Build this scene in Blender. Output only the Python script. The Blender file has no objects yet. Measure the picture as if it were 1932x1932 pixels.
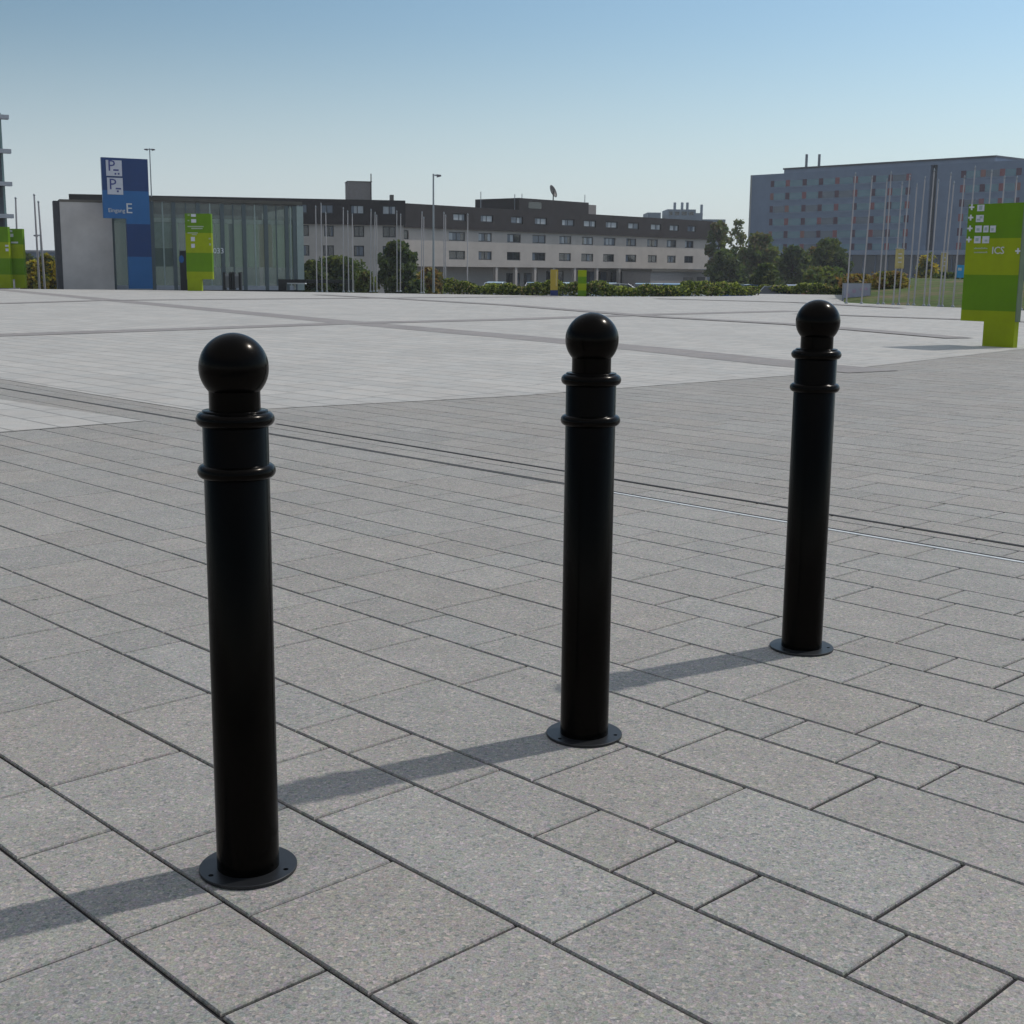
import bpy, math, random
from mathutils import Vector, Matrix
R = math.radians
rng = random.Random(7)
S = bpy.context.scene
C = S.collection

# ------------------------------------------------------------------ camera
FPX, CAMH, HORIZON, NADIRX = 2485.0, 1.5, 505.0, 842.0      # measured on a 1932 px wide view of the photo
_dn = Vector((NADIRX - 966, FPX * FPX / (966 - HORIZON), FPX)).normalized()
_up = -_dn
_fw = Vector((0, 0, 1)); _fw = (_fw - _fw.dot(_up) * _up).normalized()
_rt = _fw.cross(_up)
if _rt.x < 0: _rt = -_rt
MC = Matrix((_rt, _fw, _up))                                  # world = MC @ (right, down, forward)
CAM = Vector((0, 0, CAMH))
def ray(x, y): return MC @ Vector((x - 966, y - 966, FPX))
def gnd(x, y, z=0.0):
    d = ray(x, y); return d * ((z - CAMH) / d.z) + CAM
def dep(x, y, Y):
    d = ray(x, y); return d * (Y / d.y) + CAM
cam = bpy.data.cameras.new('Camera'); co = bpy.data.objects.new('Camera', cam); C.objects.link(co)
cx, cy, cz = MC.col[0], -MC.col[1], -MC.col[2]
co.matrix_world = Matrix(((cx.x, cy.x, cz.x, 0), (cx.y, cy.y, cz.y, 0), (cx.z, cy.z, cz.z, CAMH), (0, 0, 0, 1)))
cam.sensor_width = 36; cam.lens = 36 * FPX / 1932; cam.clip_start = 0.05; cam.clip_end = 9000
S.camera = co
# ------------------------------------------------------------------ light
SUN_AZ, SUN_EL = 30.5, 51.0                                   # azimuth from +X towards +Y
w = bpy.data.worlds.new('World'); S.world = w; w.use_nodes = True
nt = w.node_tree; sky = nt.nodes.new('ShaderNodeTexSky'); sky.sky_type = 'NISHITA'; sky.sun_disc = False
sky.sun_elevation = R(SUN_EL); sky.sun_rotation = R(90 - SUN_AZ)
sky.altitude = 200; sky.air_density = 1.0; sky.dust_density = 0.6; sky.ozone_density = 2.2
bg = nt.nodes['Background']; bg.inputs[1].default_value = 0.12
tcw = nt.nodes.new('ShaderNodeTexCoord'); sp = nt.nodes.new('ShaderNodeSeparateXYZ'); nt.links.new(tcw.outputs['Generated'], sp.inputs[0])
def wrange(src, a0, a1, b0, b1, smooth=True):
    q = nt.nodes.new('ShaderNodeMapRange'); q.interpolation_type = 'SMOOTHSTEP' if smooth else 'LINEAR'
    for i, v in enumerate((a0, a1, b0, b1)): q.inputs[i + 1].default_value = v
    nt.links.new(src, q.inputs[0]); return q.outputs[0]
def wmix(fac, a, bcol):
    q = nt.nodes.new('ShaderNodeMix'); q.data_type = 'RGBA'; nt.links.new(fac, q.inputs['Factor']); nt.links.new(a, q.inputs['A']); q.inputs['B'].default_value = tuple(bcol) + (1,); return q.outputs['Result']
dt = nt.nodes.new('ShaderNodeVectorMath'); dt.operation = 'DOT_PRODUCT'; nt.links.new(tcw.outputs['Generated'], dt.inputs[0])
dt.inputs[1].default_value = (math.cos(R(SUN_EL)) * math.cos(R(SUN_AZ)), math.cos(R(SUN_EL)) * math.sin(R(SUN_AZ)), math.sin(R(SUN_EL)))
glow = wrange(dt.outputs['Value'], .12, .66, .60, .96, False)                                # the sky brightens towards the sun
vs_ = nt.nodes.new('ShaderNodeVectorMath'); vs_.operation = 'SCALE'; nt.links.new(sky.outputs[0], vs_.inputs[0]); nt.links.new(glow, vs_.inputs['Scale'])
tint = nt.nodes.new('ShaderNodeVectorMath'); tint.operation = 'MULTIPLY'; nt.links.new(vs_.outputs[0], tint.inputs[0]); tint.inputs[1].default_value = (.95, 1.03, .985)
c_ = wmix(wrange(sp.outputs[2], .28, .6, 0, .40), tint.outputs[0], (7.1, 7.0, 6.7))           # unseen upper sky whitened, added to fill the shadows neutrally
c_ = wmix(wrange(sp.outputs[2], -.02, .19, .76, 0), c_, (5.75, 6.25, 6.85))                      # pale haze towards the horizon
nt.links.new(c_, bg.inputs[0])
sl = bpy.data.lights.new('Sun', 'SUN'); sl.energy = 2.15; sl.angle = R(1.2); sl.color = (1.0, 0.965, 0.91)
so = bpy.data.objects.new('Sun', sl); C.objects.link(so)
sd = Vector((math.cos(R(SUN_EL)) * math.cos(R(SUN_AZ)), math.cos(R(SUN_EL)) * math.sin(R(SUN_AZ)), math.sin(R(SUN_EL))))
so.rotation_euler = sd.to_track_quat('Z', 'Y').to_euler(); so.location = sd * 60
S.view_settings.view_transform = 'Standard'; S.view_settings.look = 'None'; S.view_settings.exposure = 0.06
S.view_settings.gamma = 1.0

# ------------------------------------------------------------------ helpers
def srgb(h):
    v = [int(h[i:i + 2], 16) / 255 for i in (0, 2, 4)]
    return tuple(((c / 12.92) if c <= .04045 else ((c + .055) / 1.055) ** 2.4) for c in v) + (1,)
def mat(name, col, rough=.6, metal=0.0, spec=.5, var=.12, scale=3.0, coat=0.0):
    m = bpy.data.materials.new(name); m.use_nodes = True
    t = m.node_tree; b = t.nodes['Principled BSDF']
    b.inputs['Roughness'].default_value = rough; b.inputs['Metallic'].default_value = metal
    b.inputs['Specular IOR Level'].default_value = spec; b.inputs['Coat Weight'].default_value = coat
    col = tuple(col) + ((1,) if len(col) == 3 else ())
    if var:
        tc = t.nodes.new('ShaderNodeTexCoord'); n = t.nodes.new('ShaderNodeTexNoise')
        n.inputs['Scale'].default_value = scale; n.inputs['Detail'].default_value = 5; n.inputs['Roughness'].default_value = .65
        mr = t.nodes.new('ShaderNodeMapRange'); mr.inputs[1].default_value = .3; mr.inputs[2].default_value = .7
        mr.inputs[3].default_value = 1 - var; mr.inputs[4].default_value = 1 + var
        mx = t.nodes.new('ShaderNodeVectorMath'); mx.operation = 'MULTIPLY'; mx.inputs[0].default_value = col[:3]
        t.links.new(tc.outputs['Object'], n.inputs['Vector']); t.links.new(n.outputs[0], mr.inputs[0])
        t.links.new(mr.outputs[0], mx.inputs[1]); t.links.new(mx.outputs[0], b.inputs['Base Color'])
    else:
        b.inputs['Base Color'].default_value = col
    return m
class MB:
    """collects shapes; build() links them as ONE mesh object"""
    def __init__(s): s.v = []; s.f = []; s.m = []; s.sm = []
    def add(s, vs, fs, mi=0, smooth=False):
        o = len(s.v); s.v += [tuple(v) for v in vs]
        for f in fs: s.f.append(tuple(o + i for i in f)); s.m.append(mi); s.sm.append(smooth)
        return s
    def box(s, x0, x1, y0, y1, z0, z1, mi=0):
        return s.add([(x, y, z) for x in (x0, x1) for y in (y0, y1) for z in (z0, z1)],
                     [(0, 1, 3, 2), (4, 6, 7, 5), (0, 4, 5, 1), (2, 3, 7, 6), (0, 2, 6, 4), (1, 5, 7, 3)], mi)
    def prism(s, pts, y0, y1, mi=0):
        """polygon in x,z extruded along y"""
        n = len(pts)
        return s.add([(p[0], y0, p[1]) for p in pts] + [(p[0], y1, p[1]) for p in pts],
                     [tuple(range(n)), tuple(range(2 * n - 1, n - 1, -1))] + [(i, i + n, (i + 1) % n + n, (i + 1) % n) for i in range(n)], mi)
    def tube(s, pts, rad, n=10, mi=0, caps=True):
        pts = [Vector(p) for p in pts]; rad = rad if isinstance(rad, (list, tuple)) else [rad] * len(pts)
        vs = []; fs = []
        for i, p in enumerate(pts):
            a = pts[max(0, i - 1)]; b = pts[min(len(pts) - 1, i + 1)]; d = (b - a).normalized()
            x = d.cross(Vector((0, 1, 0)) if abs(d.y) < .9 else Vector((1, 0, 0))).normalized(); y = d.cross(x)
            for k in range(n):
                t = 2 * math.pi * k / n; vs.append(p + (x * math.cos(t) + y * math.sin(t)) * rad[i])
        for i in range(len(pts) - 1):
            for k in range(n): fs.append((i * n + k, i * n + (k + 1) % n, (i + 1) * n + (k + 1) % n, (i + 1) * n + k))
        s.add(vs, fs, mi, True)
        if caps: s.add(vs[:n], [tuple(range(n - 1, -1, -1))], mi); s.add(vs[-n:], [tuple(range(n))], mi)
        return s
    def lathe(s, prof, n=64, mi=0, smooth=True):
        vs = []; fs = []
        for r, z in prof:
            for k in range(n): t = 2 * math.pi * k / n; vs.append((r * math.cos(t), r * math.sin(t), z))
        for i in range(len(prof) - 1):
            for k in range(n): fs.append((i * n + k, i * n + (k + 1) % n, (i + 1) * n + (k + 1) % n, (i + 1) * n + k))
        return s.add(vs, fs, mi, smooth)
    def build(s, name, mats, parent=None):
        me = bpy.data.meshes.new(name); me.from_pydata(s.v, [], s.f)
        for m in (mats if isinstance(mats, (list, tuple)) else [mats]): me.materials.append(m)
        me.polygons.foreach_set('material_index', s.m); me.polygons.foreach_set('use_smooth', s.sm); me.update()
        o = bpy.data.objects.new(name, me); C.objects.link(o)
        if parent: o.parent = parent
        return o
def tag(o, label=None, cat=None, group=None, kind=None):
    if label: o['label'] = label
    if cat: o['category'] = cat
    if group: o['group'] = group
    if kind: o['kind'] = kind
    return o
def empty(name, loc, rz, label, cat, group=None):
    o = bpy.data.objects.new(name, None); C.objects.link(o); o.location = loc; o.rotation_euler = (0, 0, rz)
    o.empty_display_size = .3
    return tag(o, label, cat, group)
def copy_tree(o, parent=None):
    c = o.copy(); C.objects.link(c); c.parent = parent
    for ch in list(o.children): copy_tree(ch, c)
    return c
class Frame:
    """an upright plane: local x along the face, y into the depth, z up"""
    def __init__(s, ax, aY, bx, bY, z0):
        a = dep(ax, 500, aY); b = dep(bx, 500, bY)
        s.o = Vector((a.x, a.y, z0)); s.ang = math.atan2(b.y - a.y, b.x - a.x); s.L = math.hypot(b.x - a.x, b.y - a.y)
        s.n = Vector((-math.sin(s.ang), math.cos(s.ang), 0)); s.t = Vector((math.cos(s.ang), math.sin(s.ang), 0))
    def hit(s, x, y):
        d = ray(x, y); k = (s.o - CAM).dot(s.n) / d.dot(s.n); p = CAM + d * k - s.o
        return p.dot(s.t), p.z
    def x(s, x, y): return s.hit(x, y)[0]
    def z(s, x, y): return s.hit(x, y)[1]
    def empty(s, name, label, cat, group=None): return empty(name, s.o, s.ang, label, cat, group)
def wall_holes(mb, x0, x1, z0, z1, holes, y=0.0, depth=.25, mi=0):
    xs = sorted({x0, x1} | {h[0] for h in holes} | {h[1] for h in holes}); zs = sorted({z0, z1} | {h[2] for h in holes} | {h[3] for h in holes})
    for a, b in zip(xs, xs[1:]):
        for c, d in zip(zs, zs[1:]):
            mx, mz = (a + b) / 2, (c + d) / 2
            if mx < x0 or mx > x1 or mz < z0 or mz > z1: continue
            if any(h[0] < mx < h[1] and h[2] < mz < h[3] for h in holes): continue
            mb.add([(a, y, c), (b, y, c), (b, y, d), (a, y, d)], [(0, 1, 2, 3)], mi)
    for a, b, c, d in holes:
        mb.add([(a, y, c), (b, y, c), (b, y, d), (a, y, d), (a, y + depth, c), (b, y + depth, c), (b, y + depth, d), (a, y + depth, d)],
               [(0, 4, 5, 1), (1, 5, 6, 2), (2, 6, 7, 3), (3, 7, 4, 0)], mi)
def lettering(txt, size, x, y, z, m, parent, name='lettering', label=None, ext=.012, narrow=1.0):
    """flat letters standing on a face (local x,z), front face towards -y"""
    cu = bpy.data.curves.new('t', 'FONT'); cu.body = txt; cu.size = size; cu.extrude = ext; cu.resolution_u = 2
    ob = bpy.data.objects.new('t', cu); C.objects.link(ob)
    bpy.context.view_layer.update()
    me = bpy.data.meshes.new_from_object(ob.evaluated_get(bpy.context.evaluated_depsgraph_get()))
    bpy.data.objects.remove(ob); bpy.data.curves.remove(cu)
    me.transform(Matrix.Translation((x, y, z)) @ Matrix.Rotation(R(90), 4, 'X') @ Matrix.Diagonal((narrow, 1, 1, 1)))
    me.materials.clear(); me.materials.append(m); me.name = name
    o = bpy.data.objects.new(name, me); C.objects.link(o); o.parent = parent
    if label: o['label'] = label
    return o
ORD = ['first', 'second', 'third', 'fourth', 'fifth', 'sixth', 'seventh', 'eighth', 'ninth', 'tenth', 'eleventh', 'twelfth',
       'thirteenth', 'fourteenth', 'fifteenth', 'sixteenth', 'seventeenth', 'eighteenth', 'nineteenth', 'twentieth']

# ------------------------------------------------------------------ ground materials
TA = R(43.8)                                                 # paving grid direction
UX, UY = math.cos(TA), math.sin(TA)
def uv(x, y): return x * UX + y * UY, -x * UY + y * UX
def xy(u, v): return u * UX - v * UY, u * UY + v * UX
def stone_mat(name, base, speck, use_tone=True, brick=None):
    m = bpy.data.materials.new(name); m.use_nodes = True; t = m.node_tree; N = t.nodes.new; Lk = t.links.new
    b = t.nodes['Principled BSDF']; b.inputs['Roughness'].default_value = .78; b.inputs['Specular IOR Level'].default_value = .35
    tc = N('ShaderNodeTexCoord')
    def noise(scale, detail, rough=.6):
        n = N('ShaderNodeTexNoise'); n.inputs['Scale'].default_value = scale; n.inputs['Detail'].default_value = detail
        n.inputs['Roughness'].default_value = rough; Lk(tc.outputs['Object'], n.inputs['Vector']); return n
    def rangef(src, a0, a1, b0, b1):
        r = N('ShaderNodeMapRange'); Lk(src, r.inputs[0])
        for i, q in enumerate((a0, a1, b0, b1)): r.inputs[i + 1].default_value = q
        return r.outputs[0]
    def mul(a, bb):
        q = N('ShaderNodeMath'); q.operation = 'MULTIPLY'; Lk(a, q.inputs[0]); Lk(bb, q.inputs[1]); return q.outputs[0]
    fine = rangef(noise(190, 2, .8).outputs[0], .25, .75, 1 - speck, 1 + speck)
    vo = N('ShaderNodeTexVoronoi'); vo.inputs['Scale'].default_value = 120; Lk(tc.outputs['Object'], vo.inputs['Vector'])
    sepc = N('ShaderNodeSeparateColor'); Lk(vo.outputs['Color'], sepc.inputs[0])
    rp = N('ShaderNodeValToRGB'); Lk(sepc.outputs[0], rp.inputs[0]); el = rp.color_ramp.elements
    el[0].position = 0; el[0].color = (1 - speck * .75,) * 3 + (1,); el[1].position = 1; el[1].color = (1 + speck * .85,) * 3 + (1,)
    for ps, vv in ((.14, 1 - speck * .25), (.22, .99), (.80, 1.0), (.90, 1 + speck * .35)): e_ = el.new(ps); e_.color = (vv,) * 3 + (1,)
    grain = rp.outputs[0]
    mid = rangef(noise(5, 4).outputs[0], .3, .7, .93, 1.07)
    big = rangef(noise(.35, 3).outputs[0], .3, .7, .95, 1.05)
    f = mul(mul(fine, grain), mul(mid, big))
    hue = noise(1.7, 3)
    mixc = N('ShaderNodeMix'); mixc.data_type = 'RGBA'
    mixc.inputs['A'].default_value = (base[0] * .99, base[1], base[2] * 1.0, 1); mixc.inputs['B'].default_value = (base[0] * 1.02, base[1] * .992, base[2] * .968, 1)
    if use_tone:
        at = N('ShaderNodeAttribute'); at.attribute_name = 'tone'
        f = mul(f, rangef(at.outputs['Fac'], 0, 1, .93, 1.07))
        at2 = N('ShaderNodeAttribute'); at2.attribute_name = 'warm'; Lk(at2.outputs['Fac'], mixc.inputs['Factor'])
    else:
        Lk(rangef(hue.outputs[0], .35, .65, 0, 1), mixc.inputs['Factor'])
    col = mixc.outputs['Result']
    if brick:
        mp = N('ShaderNodeMapping'); mp.vector_type = 'TEXTURE'; mp.inputs['Rotation'].default_value = (0, 0, TA + R(90)); Lk(tc.outputs['Object'], mp.inputs[0])
        br = N('ShaderNodeTexBrick'); Lk(mp.outputs[0], br.inputs['Vector']); br.inputs['Scale'].default_value = 1.0
        br.inputs['Brick Width'].default_value = brick[0]; br.inputs['Row Height'].default_value = brick[1]
        br.inputs['Mortar Size'].default_value = brick[2]; br.inputs['Mortar Smooth'].default_value = .15
        br.inputs['Color1'].default_value = (.93, .93, .93, 1); br.inputs['Color2'].default_value = (1.06, 1.05, 1.04, 1); br.inputs['Mortar'].default_value = (brick[3],) * 3 + (1,)
        br.offset = .37; br.offset_frequency = 2; br.squash = 1.35; br.squash_frequency = 3
        vm = N('ShaderNodeVectorMath'); vm.operation = 'MULTIPLY'; Lk(col, vm.inputs[0]); Lk(br.outputs[0], vm.inputs[1]); col = vm.outputs[0]
    gm = N('ShaderNodeMix'); gm.data_type = 'RGBA'; gm.blend_type = 'MULTIPLY'; gm.inputs['Factor'].default_value = speck * .34     # grains of slightly different hue
    gr_ = N('ShaderNodeVectorMath'); gr_.operation = 'ADD'; Lk(vo.outputs['Color'], gr_.inputs[0]); gr_.inputs[1].default_value = (.5, .5, .5)
    Lk(col, gm.inputs['A']); Lk(gr_.outputs[0], gm.inputs['B']); col = gm.outputs['Result']
    sc = N('ShaderNodeVectorMath'); sc.operation = 'SCALE'; Lk(col, sc.inputs[0]); Lk(f, sc.inputs['Scale'])
    Lk(sc.outputs[0], b.inputs['Base Color'])
    bp = N('ShaderNodeBump'); bp.inputs['Strength'].default_value = .12; bp.inputs['Distance'].default_value = .003
    Lk(noise(130, 2, .8).outputs[0], bp.inputs['Height']); Lk(bp.outputs[0], b.inputs['Normal'])
    return m
M_tile = stone_mat('grey paving stone', (.288, .276, .258), .46)
M_tile_far = stone_mat('grey paving field', (.24, .235, .225), .2, False, (.55, .36, .006, .3))
M_light = stone_mat('pale paving stone', (.425, .414, .395), .13, False, (.9, .45, .018, .60))
M_band = stone_mat('dark paving band', (.27, .252, .246), .12, False, (.6, .4, .01, .6))
M_joint = mat('joint sand', (.035, .033, .034), .95, spec=.1, var=.35, scale=14)
M_asphalt = mat('car park asphalt', (.06, .06, .062), .9, var=.2, scale=.4)
M_grass = mat('grass', (.075, .105, .03), .95, spec=.1, var=.35, scale=1.3)
def _straw(m):
    t = m.node_tree; b = t.nodes['Principled BSDF']; src = b.inputs['Base Color'].links[0].from_socket
    tc = t.nodes.new('ShaderNodeTexCoord'); n = t.nodes.new('ShaderNodeTexNoise'); n.inputs['Scale'].default_value = .33; n.inputs['Detail'].default_value = 6; n.inputs['Roughness'].default_value = .7
    mr = t.nodes.new('ShaderNodeMapRange'); mr.inputs[1].default_value = .48; mr.inputs[2].default_value = .62; t.links.new(tc.outputs['Object'], n.inputs['Vector']); t.links.new(n.outputs[0], mr.inputs[0])
    q = t.nodes.new('ShaderNodeMix'); q.data_type = 'RGBA'; q.inputs['B'].default_value = (.16, .125, .075, 1); t.links.new(mr.outputs[0], q.inputs['Factor']); t.links.new(src, q.inputs['A']); t.links.new(q.outputs['Result'], b.inputs['Base Color'])
_straw(M_grass)

# ------------------------------------------------------------------ ground
def terr(Y): return -.95 if Y < 95 else (-2.2 if Y > 175 else -.95 - 1.25 * (Y - 95) / 80)
g = MB(); ys = [-60, 30, 95, 115, 135, 155, 175, 260, 400, 600, 900, 1500]; xs = [-900, -500, -300, -150, -60, 0, 60, 150, 300, 500, 900]
g.add([(x, y, terr(y)) for y in ys for x in xs], [(j * 11 + i, j * 11 + i + 1, (j + 1) * 11 + i + 1, (j + 1) * 11 + i) for j in range(len(ys) - 1) for i in range(10)])
tag(g.build('ground', M_asphalt), kind='structure')

edge_px = [(-420, 541.5), (0, 545), (300, 547.5), (600, 551.5), (900, 556), (1100, 559.5), (1250, 559.8), (1420, 558.5), (1424, 554.5), (1588, 556.5), (1592, 571), (1700, 576), (1932, 586), (2350, 603)]
EDGE = [gnd(*p) for p in edge_px]
# the whole plaza slab (grey field stone), its side falling to the car park
pl = MB(); outline = [(-70, -45)] + [(p.x, p.y) for p in EDGE] + [(60, 40), (60, -45)]
n = len(outline)
pl.add([(x, y, -.014) for x, y in outline] + [(x, y, -1.2) for x, y in outline], [tuple(range(n - 1, -1, -1))] + [(i, (i + 1) % n, (i + 1) % n + n, i + n) for i in range(n)])
tag(pl.build('plaza', M_tile_far), kind='structure')
c0 = gnd(385, 778); eA = [Vector((-4.97, 15.27, 0)), Vector((-6.89, 17.7, 0))]
light = [(c0.x, c0.y), (-.01, 15.59), (4.10, 19.19), (10.57, 26.9), (31, 47.5)] + [(p.x, p.y) for p in reversed(EDGE)] + [(-72, 78), (-6.95, 17.55), (-5.0, 15.45)]
lm = MB(); lm.add([(x, y, .004) for x, y in light], [tuple(range(len(light)))])
tag(lm.build('pale_plaza', M_light), kind='structure')
tri = [(-3.58, 12.75), (-5.72, 14.67), (-34, 41), (-40, -22.5), (-4.62, 11.75)]
lm = MB(); lm.add([(x, y, .004) for x, y in tri], [tuple(range(len(tri)))])
tag(lm.build('pale_plaza_corner', M_light), kind='structure')

# the laid stones in the foreground: rows 27 / 44 / 36 cm wide, stones of random length
def in_poly(x, y, P):
    r = False; j = len(P) - 1
    for i in range(len(P)):
        if (P[i][1] > y) != (P[j][1] > y) and x < (P[j][0] - P[i][0]) * (y - P[i][1]) / (P[j][1] - P[i][1]) + P[i][0]: r = not r
        j = i
    return r
tiles = MB(); tone = []; warm = []
u = 1.27 - 1.07 * 3; k = 0; GAP = .0050; BV = .003
# cross joints as laid in the photographed foreground, row by row
LAID = {-1: [2.6], 0: [2.17, 2.59, 3.15], 1: [2.03, 2.49, 2.96, 3.55, 4.27], 2: [1.92, 2.84, 3.99, 4.77, 5.16],
        3: [1.13, 1.39, 1.8, 2.07, 2.35, 2.76, 3.18, 4.64, 4.93, 5.38, 5.68], 4: [1.48, 2.17, 2.63, 3.57, 4.31, 5.53, 6.3, 6.81],
        5: [1.95, 2.51, 3.46, 4.03, 4.43, 4.81, 5.8, 6.01, 6.63, 7.04], 6: [1.82, 2.1, 2.38, 2.8, 3.8, 4.24, 4.68, 4.97, 6.17, 6.49, 7.27, 8.04],
        7: [2.2, 2.66, 4.34, 5.07, 5.58, 8.14], 8: [1.97, 2.53, 3.47, 4.44, 4.83, 5.24, 5.84], 9: [2.12, 2.4, 2.81, 3.24, 4.71, 5.0, 5.43, 5.74, 6.2],
        10: [2.22, 2.68, 3.63, 5.61, 6.36], 11: [2.83, 3.26, 3.84, 5.45, 5.74, 6.2, 6.52], 12: [2.56, 2.93, 3.5], 13: [3.18, 3.65, 4.37]}
def joints(row, wd, vmax):
    ch = (.46, .5, .57, .64, .7, .94) if wd > .4 else ((.42, .48, .56, .62, .8) if wd > .3 else (.28, .32, .41, .43, .5))
    out = []; v = -3.0 - rng.random() * .5; fixed = LAID.get(row, [])
    for a in fixed + [None]:
        tgt = a if a is not None else vmax
        if a is None and not out: out.append(v)
        if a is not None and not out:                       # random stones before the first known joint
            q = a
            back = []
            while q > v: back.append(q); q -= rng.choice(ch)
            out = back[::-1]; continue
        while tgt - out[-1] > (1.0 if a is not None else 0):
            out.append(out[-1] + rng.choice(ch)); 
            if a is not None and tgt - out[-1] < .25: out.pop(); out.append((out[-1] + tgt) / 2); break
        if a is not None: out.append(a)
    return out
while u < 33:
    wd = (.27, .436, .364)[k % 3]
    vmax = 42 if 5.6 < u < 8 else 15.5
    js = joints(k - 9, wd, vmax)
    for v, v2 in zip(js, js[1:]):
        L = v2 - v
        um, vm_ = u + wd / 2, v + L / 2
        X, Y = xy(um, vm_)
        if Y > .6 and not (in_poly(X, Y, light) and all(in_poly(*xy(um + a, vm_ + b), light) for a in (-.5, .5) for b in (-.5, .5))):
            jt = lambda: rng.uniform(-.0014, .0014)
            a0, a1, b0, b1 = u + GAP + jt(), u + wd - GAP + jt(), v + GAP * 1.05 + jt(), v + L - GAP * 1.05 + jt()
            dz = rng.uniform(-.0008, .0008)
            ou = [xy(*q) for q in ((a0, b0), (a1, b0), (a1, b1), (a0, b1))]
            inn = [xy(*q) for q in ((a0 + BV, b0 + BV), (a1 - BV, b0 + BV), (a1 - BV, b1 - BV), (a0 + BV, b1 - BV))]
            tiles.add([(x, y, dz) for x, y in inn] + [(x, y, -.0045 + dz) for x, y in ou] + [(x, y, -.012) for x, y in ou],
                      [(0, 1, 2, 3)] + [(i, i + 4, (i + 1) % 4 + 4, (i + 1) % 4) for i in range(4)] + [(i + 4, i + 8, (i + 1) % 4 + 8, (i + 1) % 4 + 4) for i in range(4)])
            tone += [min(1, max(0, rng.gauss(.5, .22)))] * 9; warm += [rng.random()] * 9
    u += wd; k += 1
to = tag(tiles.build('paving_stones', M_tile), kind='structure')
for nm, arr in (('tone', tone), ('warm', warm)):
    a = to.data.attributes.new(nm, 'FLOAT', 'FACE'); a.data.foreach_set('value', arr)
jb = MB(); q = [xy(-2.2, -4), xy(33.5, -4), xy(33.5, 16), xy(8.2, 16), xy(8.2, 43), xy(5.4, 43), xy(5.4, 16), xy(-2.2, 16)]
jb.add([(x, y, -.009) for x, y in q], [tuple(range(8))]); tag(jb.build('joint_bed', M_joint), kind='structure')

# dark bands crossing the pale plaza
def band(pix, wid):
    P = [gnd(*p) for p in pix]; mb = MB(); vs = []
    for i, p in enumerate(P):
        a = P[max(0, i - 1)]; b = P[min(len(P) - 1, i + 1)]; d = (b - a).normalized(); nn = Vector((-d.y, d.x, 0)) * wid / 2
        vs += [(p.x + nn.x, p.y + nn.y, 0), (p.x - nn.x, p.y - nn.y, 0)]
    mb.add(vs, [(2 * i, 2 * i + 1, 2 * i + 3, 2 * i + 2) for i in range(len(P) - 1)])
    o = tag(mb.build('paving_band', M_band), kind='structure'); o.location.z = .008 + .004 * band.n; band.n += 1
band.n = 0
band([(-60, 542.5), (0, 546.5), (200, 565.5), (650, 608), (966, 635.5), (1241, 660.5), (1480, 686), (1650, 702)], 1.1)
band([(-60, 634), (0, 633), (375, 620.5), (650, 610.5), (966, 603), (1226, 594), (1500, 587)], 1.0)
band([(-60, 574), (0, 573), (200, 567), (966, 560.5), (1050, 560)], .95)
band([(600, 556.5), (750, 564), (966, 576.5), (1236, 598), (1501, 613), (1811, 639)], .8)
band([(1236, 564), (1500, 571), (1700, 582)], .7)
band([(1500, 592.5), (1586, 595.5), (1811, 603.5), (1960, 609)], .5)

# drain channels
M_steel_glint = mat('brushed steel with painted glint', (.66, .65, .63), .4, .2, var=.15, scale=20)  # pale colour stands in for the glint on the steel
M_slot = mat('drain slot', (.012, .012, .013), .9, var=0)
def drain(pix, label, steel):
    P = [gnd(*p) for p in pix]; d = (P[-1] - P[0]).normalized(); nn = Vector((-d.y, d.x, 0))
    ang = math.atan2(d.y, d.x); L = (P[-1] - P[0]).length
    r = empty('drain_channel', (P[0].x, P[0].y, .001), ang, label, 'drain')
    MB().box(0, L, -.013, .013, -.004, .0022).build('slot', M_slot, r)
    M_dull = mat('dull edge', (.16, .155, .15), .6)
    MB().box(0, L, .0135, .019, -.004, .0040).build('channel_rim', M_dull, r)
    if steel:
        q = (gnd(1120, pix[0][1] + (pix[1][1] - pix[0][1]) * (1120 - pix[0][0]) / (pix[1][0] - pix[0][0])) - P[0]).length
        MB().box(q, L, -.040, -.0135, -.004, .0045).build('glint_edge', M_steel_glint, r)  # pale strip paints the glint along this stretch of the edge
        MB().box(0, q - .002, -.022, -.0135, -.004, .0040).build('channel_rim', M_dull, r)  # the same edge left dull outside the painted glint
drain([(520, 800), (2060, 1053)], 'narrow dark drain slot farther from the camera across the grey paving', False)
drain([(-60, 722), (2060, 1082)], 'drain slot with glint painted on steel edge, nearer to the camera across the grey paving', True)

# lawn mound on the right, verge under the hedge
lawn = MB(); cols = [1592, 1640, 1700, 1800, 1932, 2100, 2350]; prof = [(0, -.03), (1.5, .06), (6, .4), (13, .85), (22, 1.05), (34, 1.0), (52, -1.4)]
base = [gnd(x, 571 + (x - 1592) * .0423) for x in cols]; vs = []
for b in base:
    d = Vector((b.x, b.y, 0)).normalized()
    for t, z in prof: vs.append((b.x + d.x * t, b.y + d.y * t, z + .06 * math.sin(b.x + t)))
np_ = len(prof)
lawn.add(vs, [(i * np_ + j, (i + 1) * np_ + j, (i + 1) * np_ + j + 1, i * np_ + j + 1) for i in range(len(cols) - 1) for j in range(np_ - 1)], 0, True)
tag(lawn.build('lawn', M_grass), kind='structure')
vg = MB(); a = [gnd(x, y) for x, y in ((560, 551), (900, 556), (1100, 559.5), (1250, 559.8), (1420, 558.5))]
vg.add([(p.x * s, p.y * s, -.012 if s < 1.05 else -.3) for p in a for s in (1.0, 1.12)], [(2 * i, 2 * i + 2, 2 * i + 3, 2 * i + 1) for i in range(4)])
tag(vg.build('verge', M_grass), kind='structure')

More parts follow.
